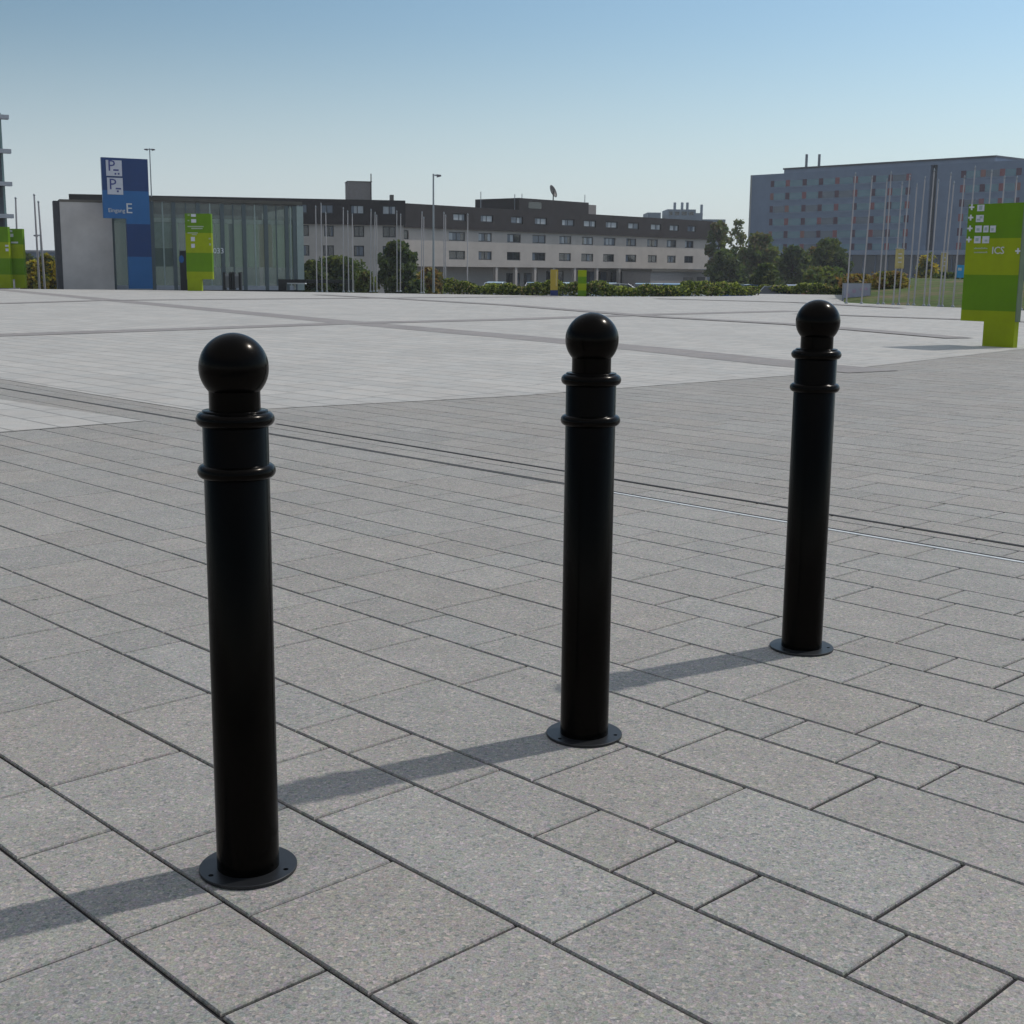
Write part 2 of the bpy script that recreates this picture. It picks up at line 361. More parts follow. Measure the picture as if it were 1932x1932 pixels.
# ------------------------------------------------------------------ bollards
M_black = mat('black gloss powder coat', (.0015, .0014, .0013), .20, spec=.09, var=.0)
M_blackb = mat('black gloss tube coat', (.0015, .0014, .0013), .20, spec=.07, var=.0)
for _m in (M_black, M_blackb): _m.node_tree.nodes['Principled BSDF'].inputs['Specular Tint'].default_value = (1, .86, .74, 1)
M_plate = mat('black plate', (.010, .011, .013), .42, spec=.5, var=.15, scale=30)
def bollard_proto():
    r = empty('bollard', (0, 0, 0), 0, 'x', 'bollard', 'ball topped bollards in a row on the paving')
    RC = .0775
    pl = MB(); n = 72                                        # base plate with three bolt holes
    pl.lathe([(.02, 0), (.1208, 0), (.1220, .0012), (.1220, .0075), (.1208, .0088), (.02, .0088)], n)
    o = pl.build('base_plate', M_plate, r)
    for p in o.data.polygons: p.use_smooth = False
    me = o.data
    cut = MB()
    for a in (-142, -14, 104):
        ax, ay = .102 * math.cos(R(a)), .102 * math.sin(R(a))
        ring = [(ax + .0068 * math.cos(2 * math.pi * i / 16), ay + .0068 * math.sin(2 * math.pi * i / 16)) for i in range(16)]
        cut.add([(x, y, -.01) for x, y in ring] + [(x, y, .03) for x, y in ring], [tuple(range(15, -1, -1)), tuple(range(16, 32))] + [(i, (i + 1) % 16, (i + 1) % 16 + 16, i + 16) for i in range(16)])
    c = cut.build('cut', M_slot)
    # close the plate's middle so the solid is watertight before cutting
    import bmesh
    bm = bmesh.new(); bm.from_mesh(me); bmesh.ops.remove_doubles(bm, verts=bm.verts, dist=1e-6); bmesh.ops.holes_fill(bm, edges=[e for e in bm.edges if e.is_boundary]); bmesh.ops.recalc_face_normals(bm, faces=bm.faces); bm.to_mesh(me); bm.free()
    md = o.modifiers.new('b', 'BOOLEAN'); md.object = c; md.operation = 'DIFFERENCE'; md.solver = 'EXACT'
    bpy.context.view_layer.update()
    nm = bpy.data.meshes.new_from_object(o.evaluated_get(bpy.context.evaluated_depsgraph_get()))
    o.modifiers.clear(); o.data = nm; nm.name = 'base_plate'; bpy.data.objects.remove(c)
    MB().lathe([(RC, .006), (RC, 1.1605), (RC - .0012, 1.1620), (.03, 1.1620)], 96).build('post', M_blackb, r)
    for z in (PZ['ring1'], PZ['ring2']):
        pr = [(RC - .0022 + .0172 * math.cos(t), z + .0172 * math.sin(t)) for t in [2 * math.pi * i / 24 for i in range(25)]]
        MB().lathe(pr, 96).build('collar_ring', M_black, r)
    MB().lathe([(PZ['rn'], 1.1622), (PZ['rn'], PZ['zb'] - .04)], 80).build('neck', M_blackb, r)
    rb = PZ['rb']; MB().lathe([(max(1e-4, rb * math.sin(t)), PZ['zb'] - rb * math.cos(t)) for t in [math.pi * i / 48 for i in range(49)]], 80).build('ball', M_black, r)
    return r
PZ = dict(ring1=1.1410, ring2=1.0170, rn=.0603, zb=1.262, rb=.0818)
proto = bollard_proto()
for i, (bx, by, hh, lab) in enumerate(((468.6, 1631.6, 1.3428, 'black ball-topped steel bollard nearest the camera, its shadow running out of the picture'),
                                  (1102.1, 1381.7, 1.3650, 'black ball-topped steel bollard standing between the two other bollards'),
                                  (1512.1, 1218.7, 1.3886, 'black ball-topped steel bollard farthest from the camera, nearest the blue hotel'))):
    o = proto if i == 0 else copy_tree(proto)
    p = gnd(bx, by, .009); o.location = (p.x, p.y, 0.0012); s = hh / 1.3435; o.scale = (s * (1.0, .995, 1.0)[i],) * 2 + (s,); o['label'] = lab
    o.rotation_euler.z = math.atan2(p.x, -p.y) * 0
#@@BACK
# ------------------------------------------------------------------ shared materials
M_glass = mat('window glass', (.016, .022, .03), .06, spec=.9, var=0)
M_curt = mat('window with pale curtain', (.42, .44, .46), .25, spec=.6, var=.1)
M_curt2 = mat('window with blue grey curtain', (.085, .115, .16), .18, spec=.7, var=.1)
M_frame = mat('dark window frame', (.022, .022, .026), .5, var=.1)
M_beige = mat('beige render', (.49, .435, .39), .9, spec=.2, var=.10, scale=.35)
M_brownroof = mat('dark brown slates', (.034, .027, .027), .8, spec=.3, var=.18, scale=.8)
M_conc = mat('pale grey concrete', (.52, .485, .465), .85, spec=.25, var=.14, scale=.5)
M_concdark = mat('grey stair tower panel', (.27, .24, .225), .85, var=.1)
M_fascia = mat('brown grey fascia', (.13, .115, .095), .6, var=.1)
M_pole = mat('grey white pole paint', (.40, .38, .39), .5, spec=.4, var=.06)
M_polegrey = mat('grey galvanised pole', (.30, .32, .34), .5, .3, var=.06)
M_white = mat('white lettering', (.60, .60, .62), .5, var=0)
M_dark = mat('dark metal', (.018, .017, .02), .55, var=.1)
M_bark = mat('bark', (.06, .045, .035), .95, var=.3, scale=4)

# ------------------------------------------------------------------ blocky sign totems
def totem(label, px, py, Y0, edges, bands, mats_, thick, cat='sign', group=None, ang=0.0, z0=0.0):
    """edges: body left, body right, leg left, leg right (local x); bands: heights from the top down; last two = body bottom, foot"""
    p = dep(px, py, Y0); r = empty('information_totem', (p.x, p.y, z0), ang, label, cat, group)
    bl, br, ll, lr = edges
    for i in range(len(bands) - 1):
        zt, zb = bands[i], bands[i + 1]
        m, kind = mats_[i]
        if kind == 'body': pts = [(bl, zb), (br, zb), (br, zt), (bl, zt)]
        elif kind == 'leg': pts = [(ll, zb), (lr, zb), (lr, zt), (ll, zt)]
        else:
            zm = kind                                       # L-shaped band: body down to zm, then the leg
            pts = [(bl, zm), (ll, zm), (ll, zb), (lr, zb), (lr, zm), (br, zm), (br, zt), (bl, zt)]
            cl = []
            for q in pts:
                if not cl or (abs(q[0] - cl[-1][0]) > 1e-4 or abs(q[1] - cl[-1][1]) > 1e-4): cl.append(q)
            pts = cl
        o = MB().prism(pts, 0, thick).build('panel', m, r)
        o['label'] = m.name
    return r
M_gr = mat('leaf green sign panel', srgb('5f8506')[:3], .6, spec=.2, var=.09, scale=2); M_yg = mat('yellow green sign panel', srgb('8f9d06')[:3], .6, spec=.2, var=.09, scale=2)
M_navy = mat('navy blue sign panel', (.005, .036, .15), .4, var=.08, scale=1); M_blue = mat('mid blue sign panel', (.012, .115, .32), .4, var=.08, scale=1)
M_pp = mat('white pictogram plate', (.56, .56, .62), .5, var=.05)
M_ink = mat('blue ink', (.05, .06, .22), .5, var=0)
def plus(mb, x, z, s, th=.3):
    mb.box(x - s / 2, x + s / 2, -.012, -.001, z - s * th / 2, z + s * th / 2)
    mb.box(x - s * th / 2, x + s * th / 2, -.012, -.001, z + s * th / 2, z + s / 2); mb.box(x - s * th / 2, x + s * th / 2, -.012, -.001, z - s / 2, z - s * th / 2)

# main green totem at the right
fb = gnd(1852, 652.5); F = Frame(1852, fb.y, 1905, fb.y - .52, 0)
ex = [F.x(1820, 495), F.x(1923, 505), F.x(1854.5, 630), 0]; ex[3] = ex[1]
bz = [F.z(1860, 384.5), F.z(1860, 449.8), F.z(1860, 518.5), F.z(1860, 586), 0.0]; zm = F.z(1830, 605.5)
T1 = totem('big green sign totem stepped over one leg, lettered ICS, casting a shadow on the plaza', 1852, 500, fb.y, ex, bz,
           [(M_gr, 'body'), (M_yg, 'body'), (M_gr, 'body'), (M_yg, zm)], .14, ang=F.ang)
M_side = mat('grey sign edge', (.11, .15, .08), .5)
MB().box(ex[1] + .002, ex[1] + .02, -.01, .15, zm + .02, bz[0] - .01).build('edge_strip', M_side, T1)
def LX(x, y): return F.hit(x, y)
mb = MB()
for (x, y) in ((1834, 391), (1832, 410.5), (1830.5, 431), (1828.5, 452), (1921, 473.5)):
    q = LX(x, y); mb = MB(); plus(mb, q[0], q[1], .115); mb.build('plus_mark', M_white, T1)

def plate(parent, fr, x0, y0, x1, y1, m, name='pictogram_plate', d=.010):
    a = fr.hit(x0, y1); b = fr.hit(x1, y0)
    return MB().box(a[0], b[0], -d, -.001, a[1], b[1]).build(name, m, parent)
for q in ((1844, 386, 1858, 398.5), (1841.5, 405.5, 1856.5, 419), (1840, 425.5, 1853, 438.5), (1855.5, 425.5, 1866, 438.5), (1868, 425.5, 1879.5, 438.5), (1838, 445.5, 1851, 459), (1853.5, 445.5, 1867, 459)): plate(T1, F, *q, M_pp)
M_fp = mat('faded pictogram grey', (.30, .38, .36), .6, var=0)
for (x, y, sx, sy) in ((1851, 392, 3.2, 4), (1851.5, 410, 2.6, 2.2), (1847, 414.5, 3.4, 1.6), (1846, 433, 3, 2.4), (1860.5, 432, 2.4, 3), (1873, 433, 2.2, 2.4), (1844, 452, 3, 3), (1861, 454, 2.6, 1.8)):
    a = F.hit(x - sx, y + sy); b = F.hit(x + sx, y - sy); MB().box(a[0], b[0], -.016, -.011, a[1], b[1]).build('pictogram', M_fp, T1)
M_pgp = mat('pale green print', (.36, .42, .26), .6, var=0)
for y in (468, 475.5):
    a = F.hit(1838, y + 1.9); b = F.hit(1863.5, y - 1.9); x = a[0]; sm = MB(); zq = a[1]
    sm.box(a[0], b[0], -.006, -.001, a[1], a[1] + (b[1] - a[1]) * .45)
    while x < b[0] - .02:
        wq = rng.uniform(.016, .03); sm.box(x, x + wq, -.010, -.001, a[1], b[1] - (b[1] - a[1]) * rng.choice((.1, .35, .4))); x += wq + .010
    sm.build('small_print', M_pgp, T1)
q = F.hit(1871, 479); lettering('ICS', .205, q[0], -.002, q[1], M_white, T1)

# blue parking sign
Yb = gnd(268, 545).y; F = Frame(240, Yb, 288, Yb + .75, 0)
ex = [F.x(193.4, 354), F.x(280.5, 354), F.x(241.5, 480), F.x(286, 480)]
bz = [F.z(236, 298.5), F.z(236, 360), F.z(236, 422.3), F.z(260, 484.5), 0]; zm = F.z(215, 411.8)
T2 = totem('tall blue parking sign with two P plates and a letter E before the concrete pavilion', 240, 500, Yb, [e for e in ex], bz,
           [(M_navy, 'body'), (M_blue, zm), (M_navy, 'leg'), (M_blue, 'leg')], .25, ang=F.ang)
T2.name = 'parking_sign'
for k, (x0, y0, x1, y1) in enumerate(((200.5, 303, 229, 331.5), (203, 336, 231, 366.5))):
    o = plate(T2, F, x0, y0, x1, y1, M_pp, d=.04)
    q = F.hit(x0 + 2.2, y1 - 9.5); lettering('P', .92, q[0], -.045, q[1], M_ink, o)
    mk = MB()
    for (dx, dy, sx, sy) in ((18, 18, 5, 1.3), (17, 25, 1.6, 1.6), (23, 25, 1.6, 1.6)) if k == 0 else ((20, 20, 5, 1.3), (19, 25, 1.7, 1.7)):
        a = F.hit(x0 + dx - sx, y0 + dy + sy); b = F.hit(x0 + dx + sx, y0 + dy - sy); mk.box(a[0], b[0], -.05, -.041, a[1], b[1])
    mk.build('small_print', M_ink, o)
q = F.hit(237, 402); lettering('E', .86, q[0], -.02, q[1], M_white, T2)
q = F.hit(204, 400); lettering('Eingang', .34, q[0], -.02, q[1], M_white, T2, 'small_lettering')

# green totem before the glass pavilion
Yc = gnd(366, 549).y; F = Frame(353, Yc, 381, Yc, 0)
ex = [F.x(350.5, 465), F.x(399.5, 465), F.x(353.8, 540), F.x(380.5, 540)]
bz = [F.z(375, 403), F.z(375, 439.5), F.z(375, 477), F.z(375, 512.5), 0]; zm = F.z(390, 527)
T3 = totem('green sign totem with white pictograms before the glass pavilion', 353, 500, Yc, ex, bz,
           [(M_gr, 'body'), (M_yg, 'body'), (M_gr, 'body'), (M_yg, zm)], .35)
for q in ((360.5, 403.8, 369.5, 409), (361, 413.5, 370, 420), (360.5, 447, 367.5, 455), (361, 460, 367.5, 467.5)): plate(T3, F, *q, M_pp, d=.02)
M_pp2 = mat('pale print', (.36, .42, .30), .6, var=0)
for (x0, y0, x1, y1) in ((354, 404.5, 357.5, 407), (354, 415, 357, 417), (354, 426.5, 384, 428.2), (361, 430, 382, 432), (354, 438.6, 373, 440.4), (362, 442, 371, 443.5), (394, 449, 397.5, 451.5), (395, 459, 398, 463)):
    a = F.hit(x0, y1); b = F.hit(x1, y0); MB().box(a[0], b[0], -.02, -.001, a[1], b[1]).build('small_print', M_pp2, T3)

# the two green totems at the left edge
Ya = gnd(10, 543.5).y
for (pts, lab, dY) in (((-52, 21, -38, 31, 428, 462), 'green sign totem cut by the left edge of the picture', 0), ((16, 44, 41, 61, 431.5, 466), 'green sign totem just right of the one cut by the picture edge', .6)):
    F = Frame(pts[0], Ya + dY, pts[1], Ya + dY, 0)
    ex = [F.x(pts[0], 485), F.x(pts[1] - .5, 485), 0, 0]
    if dY == 0: ex[2], ex[3] = F.x(-40, 530), F.x(29, 535)
    else: ex = [F.x(19, 485), F.x(43.5, 485), F.x(40.5, 535), F.x(54, 535)]
    if dY: ex = [F.x(18, 485), F.x(44.5, 485), F.x(28.5, 535), F.x(48, 535)]
    else: ex = [F.x(-52, 485), F.x(17.5, 485), F.x(-38, 535), F.x(18.5, 535)]; ex[3] = ex[1]
    if dY: ex[3] = ex[1]
    bz = [F.z(20, pts[4]), F.z(20, pts[5] - 5), F.z(20, 487.5), F.z(20, 518), 0]; zm = F.z(20, 527)
    T = totem(lab, pts[0], 500, Ya + dY, ex, bz, [(M_gr, 'body'), (M_yg, 'body'), (M_gr, 'body'), (M_yg, zm)], .35)
    for q in (((18.5, 434, 23, 438), (19.5, 441, 25, 447), (21, 456, 34, 459)) if dY else ((10, 462, 16, 465.5), (11, 469, 16, 474))): plate(T, F, *q, M_pp, d=.02)

# small yellow banner stand and green totem before the hedge
M_yel = mat('ochre yellow banner', (.42, .30, .035), .6, var=.12, scale=1.5); M_bl2 = mat('blue banner foot', (.02, .035, .16), .6, var=.1)
Yd = gnd(1098, 559).y; F = Frame(1090, Yd, 1107, Yd, 0)
b0, b1 = F.x(1090.5, 530), F.x(1106.5, 530)
T5 = totem('small plain green totem in front of the hedge before the beige hotel', 1090, 500, Yd, [b0, b1, b0, b1], [F.z(1098, 509.5), F.z(1098, 522), F.z(1098, 535), F.z(1098, 548), 0],
           [(M_yg, 'body'), (M_gr, 'body'), (M_yg, 'body'), (M_gr, 'body')], .3)
F = Frame(1038, Yd + .3, 1053, Yd + .3, 0)
T6 = F.empty('banner_stand', 'upright yellow banner stand with blue foot beside the small green totem', 'banner')
MB().box(F.x(1038.5, 530), F.x(1052.8, 530), 0, .12, F.z(1045, 547.5), F.z(1045, 508.5)).build('banner_face', M_yel, T6)
MB().box(F.x(1038.5, 550), F.x(1052.8, 550), 0, .14, 0, F.z(1045, 547.5) - .004).build('foot', M_bl2, T6)
MB().box(F.x(1048.8, 530), F.x(1050.5, 530), -.012, -.002, F.z(1045, 540), F.z(1045, 512)).build('text_strip', mat('pale yellow strip', (.5, .42, .2), .6, var=.1), T6)

# ------------------------------------------------------------------ pavilion: concrete wall and glass hall
F = Frame(207, 84.5, 568, 89.0, -.4)
PV = F.empty('pavilion', 'low exhibition pavilion with pale concrete end wall and greenish glass hall', 'building')
DEP = 13
zr0, zr1 = F.z(285, 371.5), F.z(567, 381)
zc = F.z(155, 381)
xw0, xw1 = F.x(103.5, 462), F.x(211, 462)
cw = MB(); cw.box(xw0 + .35, xw1, -.8, .9, 0, zc - .05); cw.build('concrete_wall', M_conc, PV)
MB().box(xw0, xw0 + .345, -.82, .5, 0, zc).build('wall_edge', mat('dark grey wall edge', (.05, .05, .055), .7), PV)
MB().box(xw0 + .35, xw1, -.83, .93, zc - .045, zc + .1).build('coping', M_fascia, PV)
xg0, xg1 = xw1 + .004, F.x(567.5, 470)
zt = (zr0 + zr1) / 2
M_gl = bpy.data.materials.new('greenish hall glass'); M_gl.use_nodes = True; t = M_gl.node_tree; b = t.nodes['Principled BSDF']
b.inputs['Base Color'].default_value = (.36, .39, .37, 1); b.inputs['Roughness'].default_value = .05; b.inputs['Specular IOR Level'].default_value = .8
tr = t.nodes.new('ShaderNodeBsdfTransparent'); tr.inputs[0].default_value = (.90, .94, .915, 1); mx = t.nodes.new('ShaderNodeMixShader'); mx.inputs[0].default_value = .21
t.links.new(tr.outputs[0], mx.inputs[1]); t.links.new(b.outputs[0], mx.inputs[2]); t.links.new(mx.outputs[0], t.nodes['Material Output'].inputs[0])
M_mul = mat('grey green mullion', (.10, .125, .135), .5, var=.08); M_mull = mat('pale green mullion', (.34, .40, .38), .4, var=.08)
def zroof(x): return zr0 + (zr1 - zr0) * (x - F.x(285, 372)) / (xg1 - F.x(285, 372))
rf = MB(); a, c = zroof(xg0), zroof(xg1)
for y0, y1, up, dn in ((-.25, .7, 0, .20),):
    rf.add([(xg0, y0, a - dn), (xg1 + .1, y0, c - dn), (xg1 + .1, y1, c - dn), (xg0, y1, a - dn), (xg0, y0, a), (xg1 + .1, y0, c), (xg1 + .1, y1, c), (xg0, y1, a)],
           [(0, 3, 2, 1), (4, 5, 6, 7), (0, 1, 5, 4), (1, 2, 6, 5), (2, 3, 7, 6), (3, 0, 4, 7)])
rf.build('roof_edge', mat('roof edge metal', (.10, .09, .075), .6), PV)
MB().add([(xg0, .705, a - .1), (xg1, .705, c - .1), (xg1, DEP - .605, c - .1), (xg0, DEP - .605, a - .1)], [(0, 1, 2, 3)]).build('added_glass_roof', M_gl, PV)  # unseen roof, made of glass to let sun into the hall
mx_px = [213, 288, 329, 375, 420, 461, 502, 541, 555.5, 566]
xs = [F.x(p, 460) for p in mx_px]
for i, x in enumerate(xs):
    last = i == len(xs) - 1
    MB().box(x - (.12 if not last else .22), x + (.12 if not last else .22), -.12, .1, .3, zroof(x) - .285).build('mullion', M_mull if last else M_mul, PV)
for i in range(len(xs) - 1):
    MB().box(xs[i] + .125, xs[i + 1] - .125 - (.1 if i == len(xs) - 2 else 0), -.02, .0, .58, zroof((xs[i] + xs[i + 1]) / 2) - .33).build('glass_pane', M_gl, PV)
for i in range(1, len(xs) - 2):
    xm_ = (xs[i] + xs[i + 1]) / 2; MB().box(xm_ - .04, xm_ + .04, -.06, -.022, .58, zroof(xm_) - .29).build('thin_mullion', M_mull if i % 2 else M_mul, PV)
gx = MB(); gx.box(xg1 - .02, xg1, .12, DEP, .58, c - .3); gx.build('glass_side', M_gl, PV)
MB().box(xg0, xg1, -.1, .08, .3, .575).build('sill', mat('pale sill', (.36, .38, .42), .5), PV)
MB().box(xg0, xg1, -.05, .05, 0, .295).build('plinth', M_dark, PV)
z1, z2 = F.z(440, 422), F.z(440, 414)
MB().box(xg0, xg1 - .25, .12, .21, z1, z2).build('beam', mat('pale beam', (.66, .68, .64), .6), PV)
MB().box(F.x(292, 460), F.x(326, 460), .25, .3, F.z(440, 470), z1 - .02).build('pale_screen', mat('pale screen', (.55, .60, .58), .7), PV)
z0c = F.z(440, 504)
cu = MB()
x = xs[1]
pal = [0, 1, 0, 2, 1, 0]
while x < xg1 - 1.0:                                        # hanging pale panels inside the hall
    wq = rng.choice((.3, .45, .9, 1.4))
    if not (F.x(338, 460) < x < F.x(352, 460)): cu.box(x, x + wq - .06, -.0 + .22 + rng.random() * .08, .34, z0c, z1 - .01, rng.choice((0, 0, 1, 2)))
    x += wq
def cloth(name, c):
    m = mat(name, c, .9, spec=.1, var=.05); t = m.node_tree; tl = t.nodes.new('ShaderNodeBsdfTranslucent'); tl.inputs[0].default_value = tuple(c) + (1,)
    q = t.nodes.new('ShaderNodeMixShader'); q.inputs[0].default_value = .5; t.links.new(t.nodes['Principled BSDF'].outputs[0], q.inputs[1]); t.links.new(tl.outputs[0], q.inputs[2]); t.links.new(q.outputs[0], t.nodes['Material Output'].inputs[0]); return m
for vs_m in range(1): cu.build('hall_blind', [cloth('pale blind', (.74, .80, .68)), cloth('grey blind', (.20, .26, .27)), cloth('warm blind', (.68, .63, .48))], PV)['kind'] = 'stuff'
MB().box(xg0 + .3, xg1 - .3, DEP - .1, DEP, .3, a - .6).build('added_back_glass', M_gl, PV)  # unseen back of the hall, glazed so that light passes through
MB().box(xg0 + .3, xg1 - .3, .1, DEP - .2, .25, .3).build('hall_floor', mat('hall floor', (.30, .30, .29), .5), PV)
dr = MB().box(F.x(339, 500), F.x(352, 500), -.2, -.125, .3, F.z(345, 473)).build('door', M_dark, PV)
sx, sz = F.hit(341.5, 489); MB().add([(sx + .16 * math.cos(k * .5236), -.205, sz + .24 * math.sin(k * .5236)) for k in range(12)], [tuple(range(12))]).build('round_sign', mat('blue round sign', (.01, .10, .30), .5), dr)
q = F.hit(401, 478); lettering('033', .50, q[0], -.2, q[1], mat('bright white letters', (.85, .85, .9), .5, var=0), PV, 'lettering', narrow=.95)

# two litter bins and the long barrier
for i, (x0, x1) in enumerate(((421, 436.5), (439, 455))):
    Y = 82.5; F2 = Frame(x0, Y, x1, Y, 0)
    r = F2.empty('litter_bin', ('left' if i == 0 else 'right') + ' one of two dark framed grey bins before the glass hall', 'bin')
    wz = F2.z(x0, 513.5)
    for xx in (0, F2.L - .14): MB().box(xx, xx + .14, -.2, .2, 0, wz).build('post', M_dark, r)
    MB().box(.145, F2.L - .145, -.17, .17, .12, wz - .25).build('bin_body', mat('bin grey', (.17, .17, .18), .5), r)
    MB().box(.145, F2.L - .145, -.19, .19, wz - .245, wz - .1).build('lid', mat('bin lid', (.3, .3, .31), .5), r)
Y = gnd(600, 548.5).y + .5; F2 = Frame(525, Y, 669, Y, 0)
r = F2.empty('barrier', 'long low dark metal barrier beam before the glass hall and shrubs', 'barrier')
zb, zt_ = F2.z(600, 534), F2.z(600, 527.5); xa, xb, xc = F2.x(541, 540), F2.x(652, 540), F2.x(668, 540)
MB().box(0, xc, -.15, .15, zb, zt_).build('beam', M_dark, r)
MB().box(0, xa, -.14, .14, 0, zb - .003).build('end_block', M_dark, r); MB().box(xb, xc, -.14, .14, 0, zb - .003).build('end_block', M_dark, r)
r = empty('table', dep(556, 530, Y + 2).to_2d().to_3d(), 0, 'small white table standing behind the long dark barrier', 'table')
MB().box(-.7, .7, -.35, .35, .36, .52).build('table_top', M_white, r)
MB().tube([(0, 0, 0), (0, 0, .358)], .06).build('leg', M_white, r)

# ------------------------------------------------------------------ windows
def window(fr_root, x0, x1, z0, z1, y, style, name='window', mull=True):
    f = MB(); b_ = .12
    f.box(x0, x1, y, y + .08, z0, z0 + b_); f.box(x0, x1, y, y + .08, z1 - b_, z1)
    f.box(x0, x0 + b_, y, y + .08, z0 + b_, z1 - b_); f.box(x1 - b_, x1, y, y + .08, z0 + b_, z1 - b_)
    xm = x0 + (x1 - x0) * .5
    if mull: f.box(xm - .05, xm + .05, y, y + .08, z0 + b_, z1 - b_)
    w_ = f.build(name, M_frame, fr_root); p = MB()
    segs = [(x0 + b_, xm - .05), (xm + .05, x1 - b_)] if mull else [(x0 + b_, x1 - b_)]
    for a_, c_ in segs:
        for k in range(2):
            m0 = a_ + (c_ - a_) * k / 2; m1 = a_ + (c_ - a_) * (k + 1) / 2
            s_ = rng.choice(style)
            p.add([(m0, y + .05, z0 + b_), (m1, y + .05, z0 + b_), (m1, y + .05, z1 - b_), (m0, y + .05, z1 - b_)], [(0, 1, 2, 3)], s_)
    p.build('pane', [M_glass, M_curt, M_curt2], w_)
    return w_
# ------------------------------------------------------------------ beige hotel with dark mansard
zb4 = lambda x, y: (901.6 + x * .25, 322 + y * .25); zc3 = lambda x, y: (579.6 + x * .2, 289.8 + y * .2)
F = Frame(762, 192, 1337, 252, -2.2)
HT = F.empty('hotel', 'long beige hotel with dark brown mansard storey and rows of small windows', 'building')
def ze(pts): return [F.hit(*zb4(*p)) for p in pts]
eave = (F.z(962, 434.5) + F.z(1336, 453)) / 2; top = (F.z(764, 383) + F.z(1339, 418)) / 2; under = (F.z(960, 503) + F.z(1250, 508)) / 2
L = F.L; HD = 16
rows = {1: [(5, 100, 325, 380), (235, 325, 340, 400), (415, 505, 350, 405), (620, 712, 362, 418), (785, 875, 375, 430), (950, 1038, 388, 433), (1120, 1200, 400, 445), (1290, 1366, 412, 458), (1433, 1500, 413, 465), (1567, 1628, 425, 468)],
        2: [(5, 105, 468, 528), (222, 324, 470, 538), (412, 512, 482, 545), (615, 705, 492, 550), (785, 870, 502, 560), (950, 1038, 505, 565), (1120, 1195, 515, 573), (1278, 1358, 525, 578), (1425, 1498, 530, 585), (1563, 1628, 538, 590)],
        3: [(5, 105, 605, 668), (220, 320, 613, 675), (410, 510, 615, 675), (612, 702, 622, 685), (780, 870, 628, 685), (945, 1028, 630, 688), (1115, 1195, 638, 692), (1283, 1350, 640, 695), (1428, 1493, 643, 698), (1558, 1625, 650, 703)]}
extra = {1: (1358, 1475, 558, 618), 2: (1337, 1490, 728, 818), 3: (1337, 1490, 902, 990)}
holes = {1: [], 2: [], 3: []}
for k_, lst in rows.items():
    quads = [(zb4(a_, 0)[0], zb4(b_, 0)[0], zb4(0, c_)[1], zb4(0, d_)[1]) for a_, b_, c_, d_ in lst] + [(zc3(extra[k_][0], 0)[0], zc3(extra[k_][1], 0)[0], zc3(0, extra[k_][2])[1], zc3(0, extra[k_][3])[1])]
    h = [(F.x(a_, (c_ + d_) / 2), F.x(b_, (c_ + d_) / 2), F.z((a_ + b_) / 2, d_), F.z((a_ + b_) / 2, c_)) for a_, b_, c_, d_ in quads]
    z0_ = sum(q[2] for q in h) / len(h); z1_ = sum(q[3] for q in h) / len(h)
    holes[k_] = [(q[0], q[1], z0_, z1_) for q in h]
hs = F.hit(*zc3(905, 800)); h2 = (hs[0] + .1, F.x(*zc3(958, 760)), holes[2][0][2], holes[2][0][3])
wl = MB(); wall_holes(wl, 0, L, under, eave, holes[2] + holes[3] + [h2], 0, .3)
wl.add([(L, 0, under), (L, HD, under), (L, HD, eave), (L, 0, eave)], [(0, 1, 2, 3)]); wl.add([(0, 0, under), (L, 0, under), (L, HD, under), (0, HD, under)], [(3, 2, 1, 0)])
wl.add([(0, 0, under), (0, HD, under), (0, HD, eave), (0, 0, eave)], [(3, 2, 1, 0)]); wl.add([(0, HD, 0), (L, HD, 0), (L, HD, eave), (0, HD, eave)], [(3, 2, 1, 0)])
wl.build('wall', M_beige, HT)
mf = MB(); e = -.45
wall_holes(mf, -.1, L + .4, eave - .02, top, holes[1], e, .45)
mf.add([(-.1, e, eave - .02), (L + .4, e, eave - .02), (L + .4, HD, eave - .02), (-.1, HD, eave - .02), (-.1, e, top), (L + .4, e, top), (L + .4, HD, top), (-.1, HD, top)],
       [(3, 2, 1, 0), (4, 5, 6, 7), (1, 2, 6, 5), (2, 3, 7, 6), (3, 0, 4, 7)])
mans = mf.build('mansard_roof', M_brownroof, HT)
for h in holes[1]: window(HT, h[0] + .03, h[1] - .03, h[2] + .03, h[3] - .03, e + .12, (1, 1, 2))
for h in holes[2]: window(HT, h[0] + .01, h[1] - .01, h[2] + .01, h[3] - .01, .12, (1, 2, 0, 2))
for h in holes[3]: window(HT, h[0] + .01, h[1] - .01, h[2] + .01, h[3] - .01, .12, (0, 0, 2, 0))
window(HT, h2[0] + .01, h2[1] - .01, h2[2] + .01, h2[3] - .01, .12, (0, 0), mull=False)
# set back ground floor with columns
gf = MB(); gh = []
gpx = [(982, 1008), (1015, 1041), (1057, 1090), (1130, 1172), (1178, 1200)]
for a_, b_ in gpx: gh.append((F.x(a_, 518), F.x(b_, 518), 1.0 if a_ < 1050 else .4, under - (.9 if a_ < 1050 else .55)))
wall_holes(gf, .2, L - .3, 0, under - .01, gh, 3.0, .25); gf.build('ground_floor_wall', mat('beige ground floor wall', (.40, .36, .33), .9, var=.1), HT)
for h in gh: window(HT, h[0] + .01, h[1] - .01, h[2] + .01, h[3] - .01, 3.1, (0, 2, 0, 0), 'ground_floor_window')
for px in (938, 975, 1011, 1046, 1086, 1128, 1170, 1215, 1260, 1300):
    x_ = F.x(px, 518); MB().box(x_ - .25, x_ + .25, .1, .6, 0, under - .005).build('column', M_beige, HT)
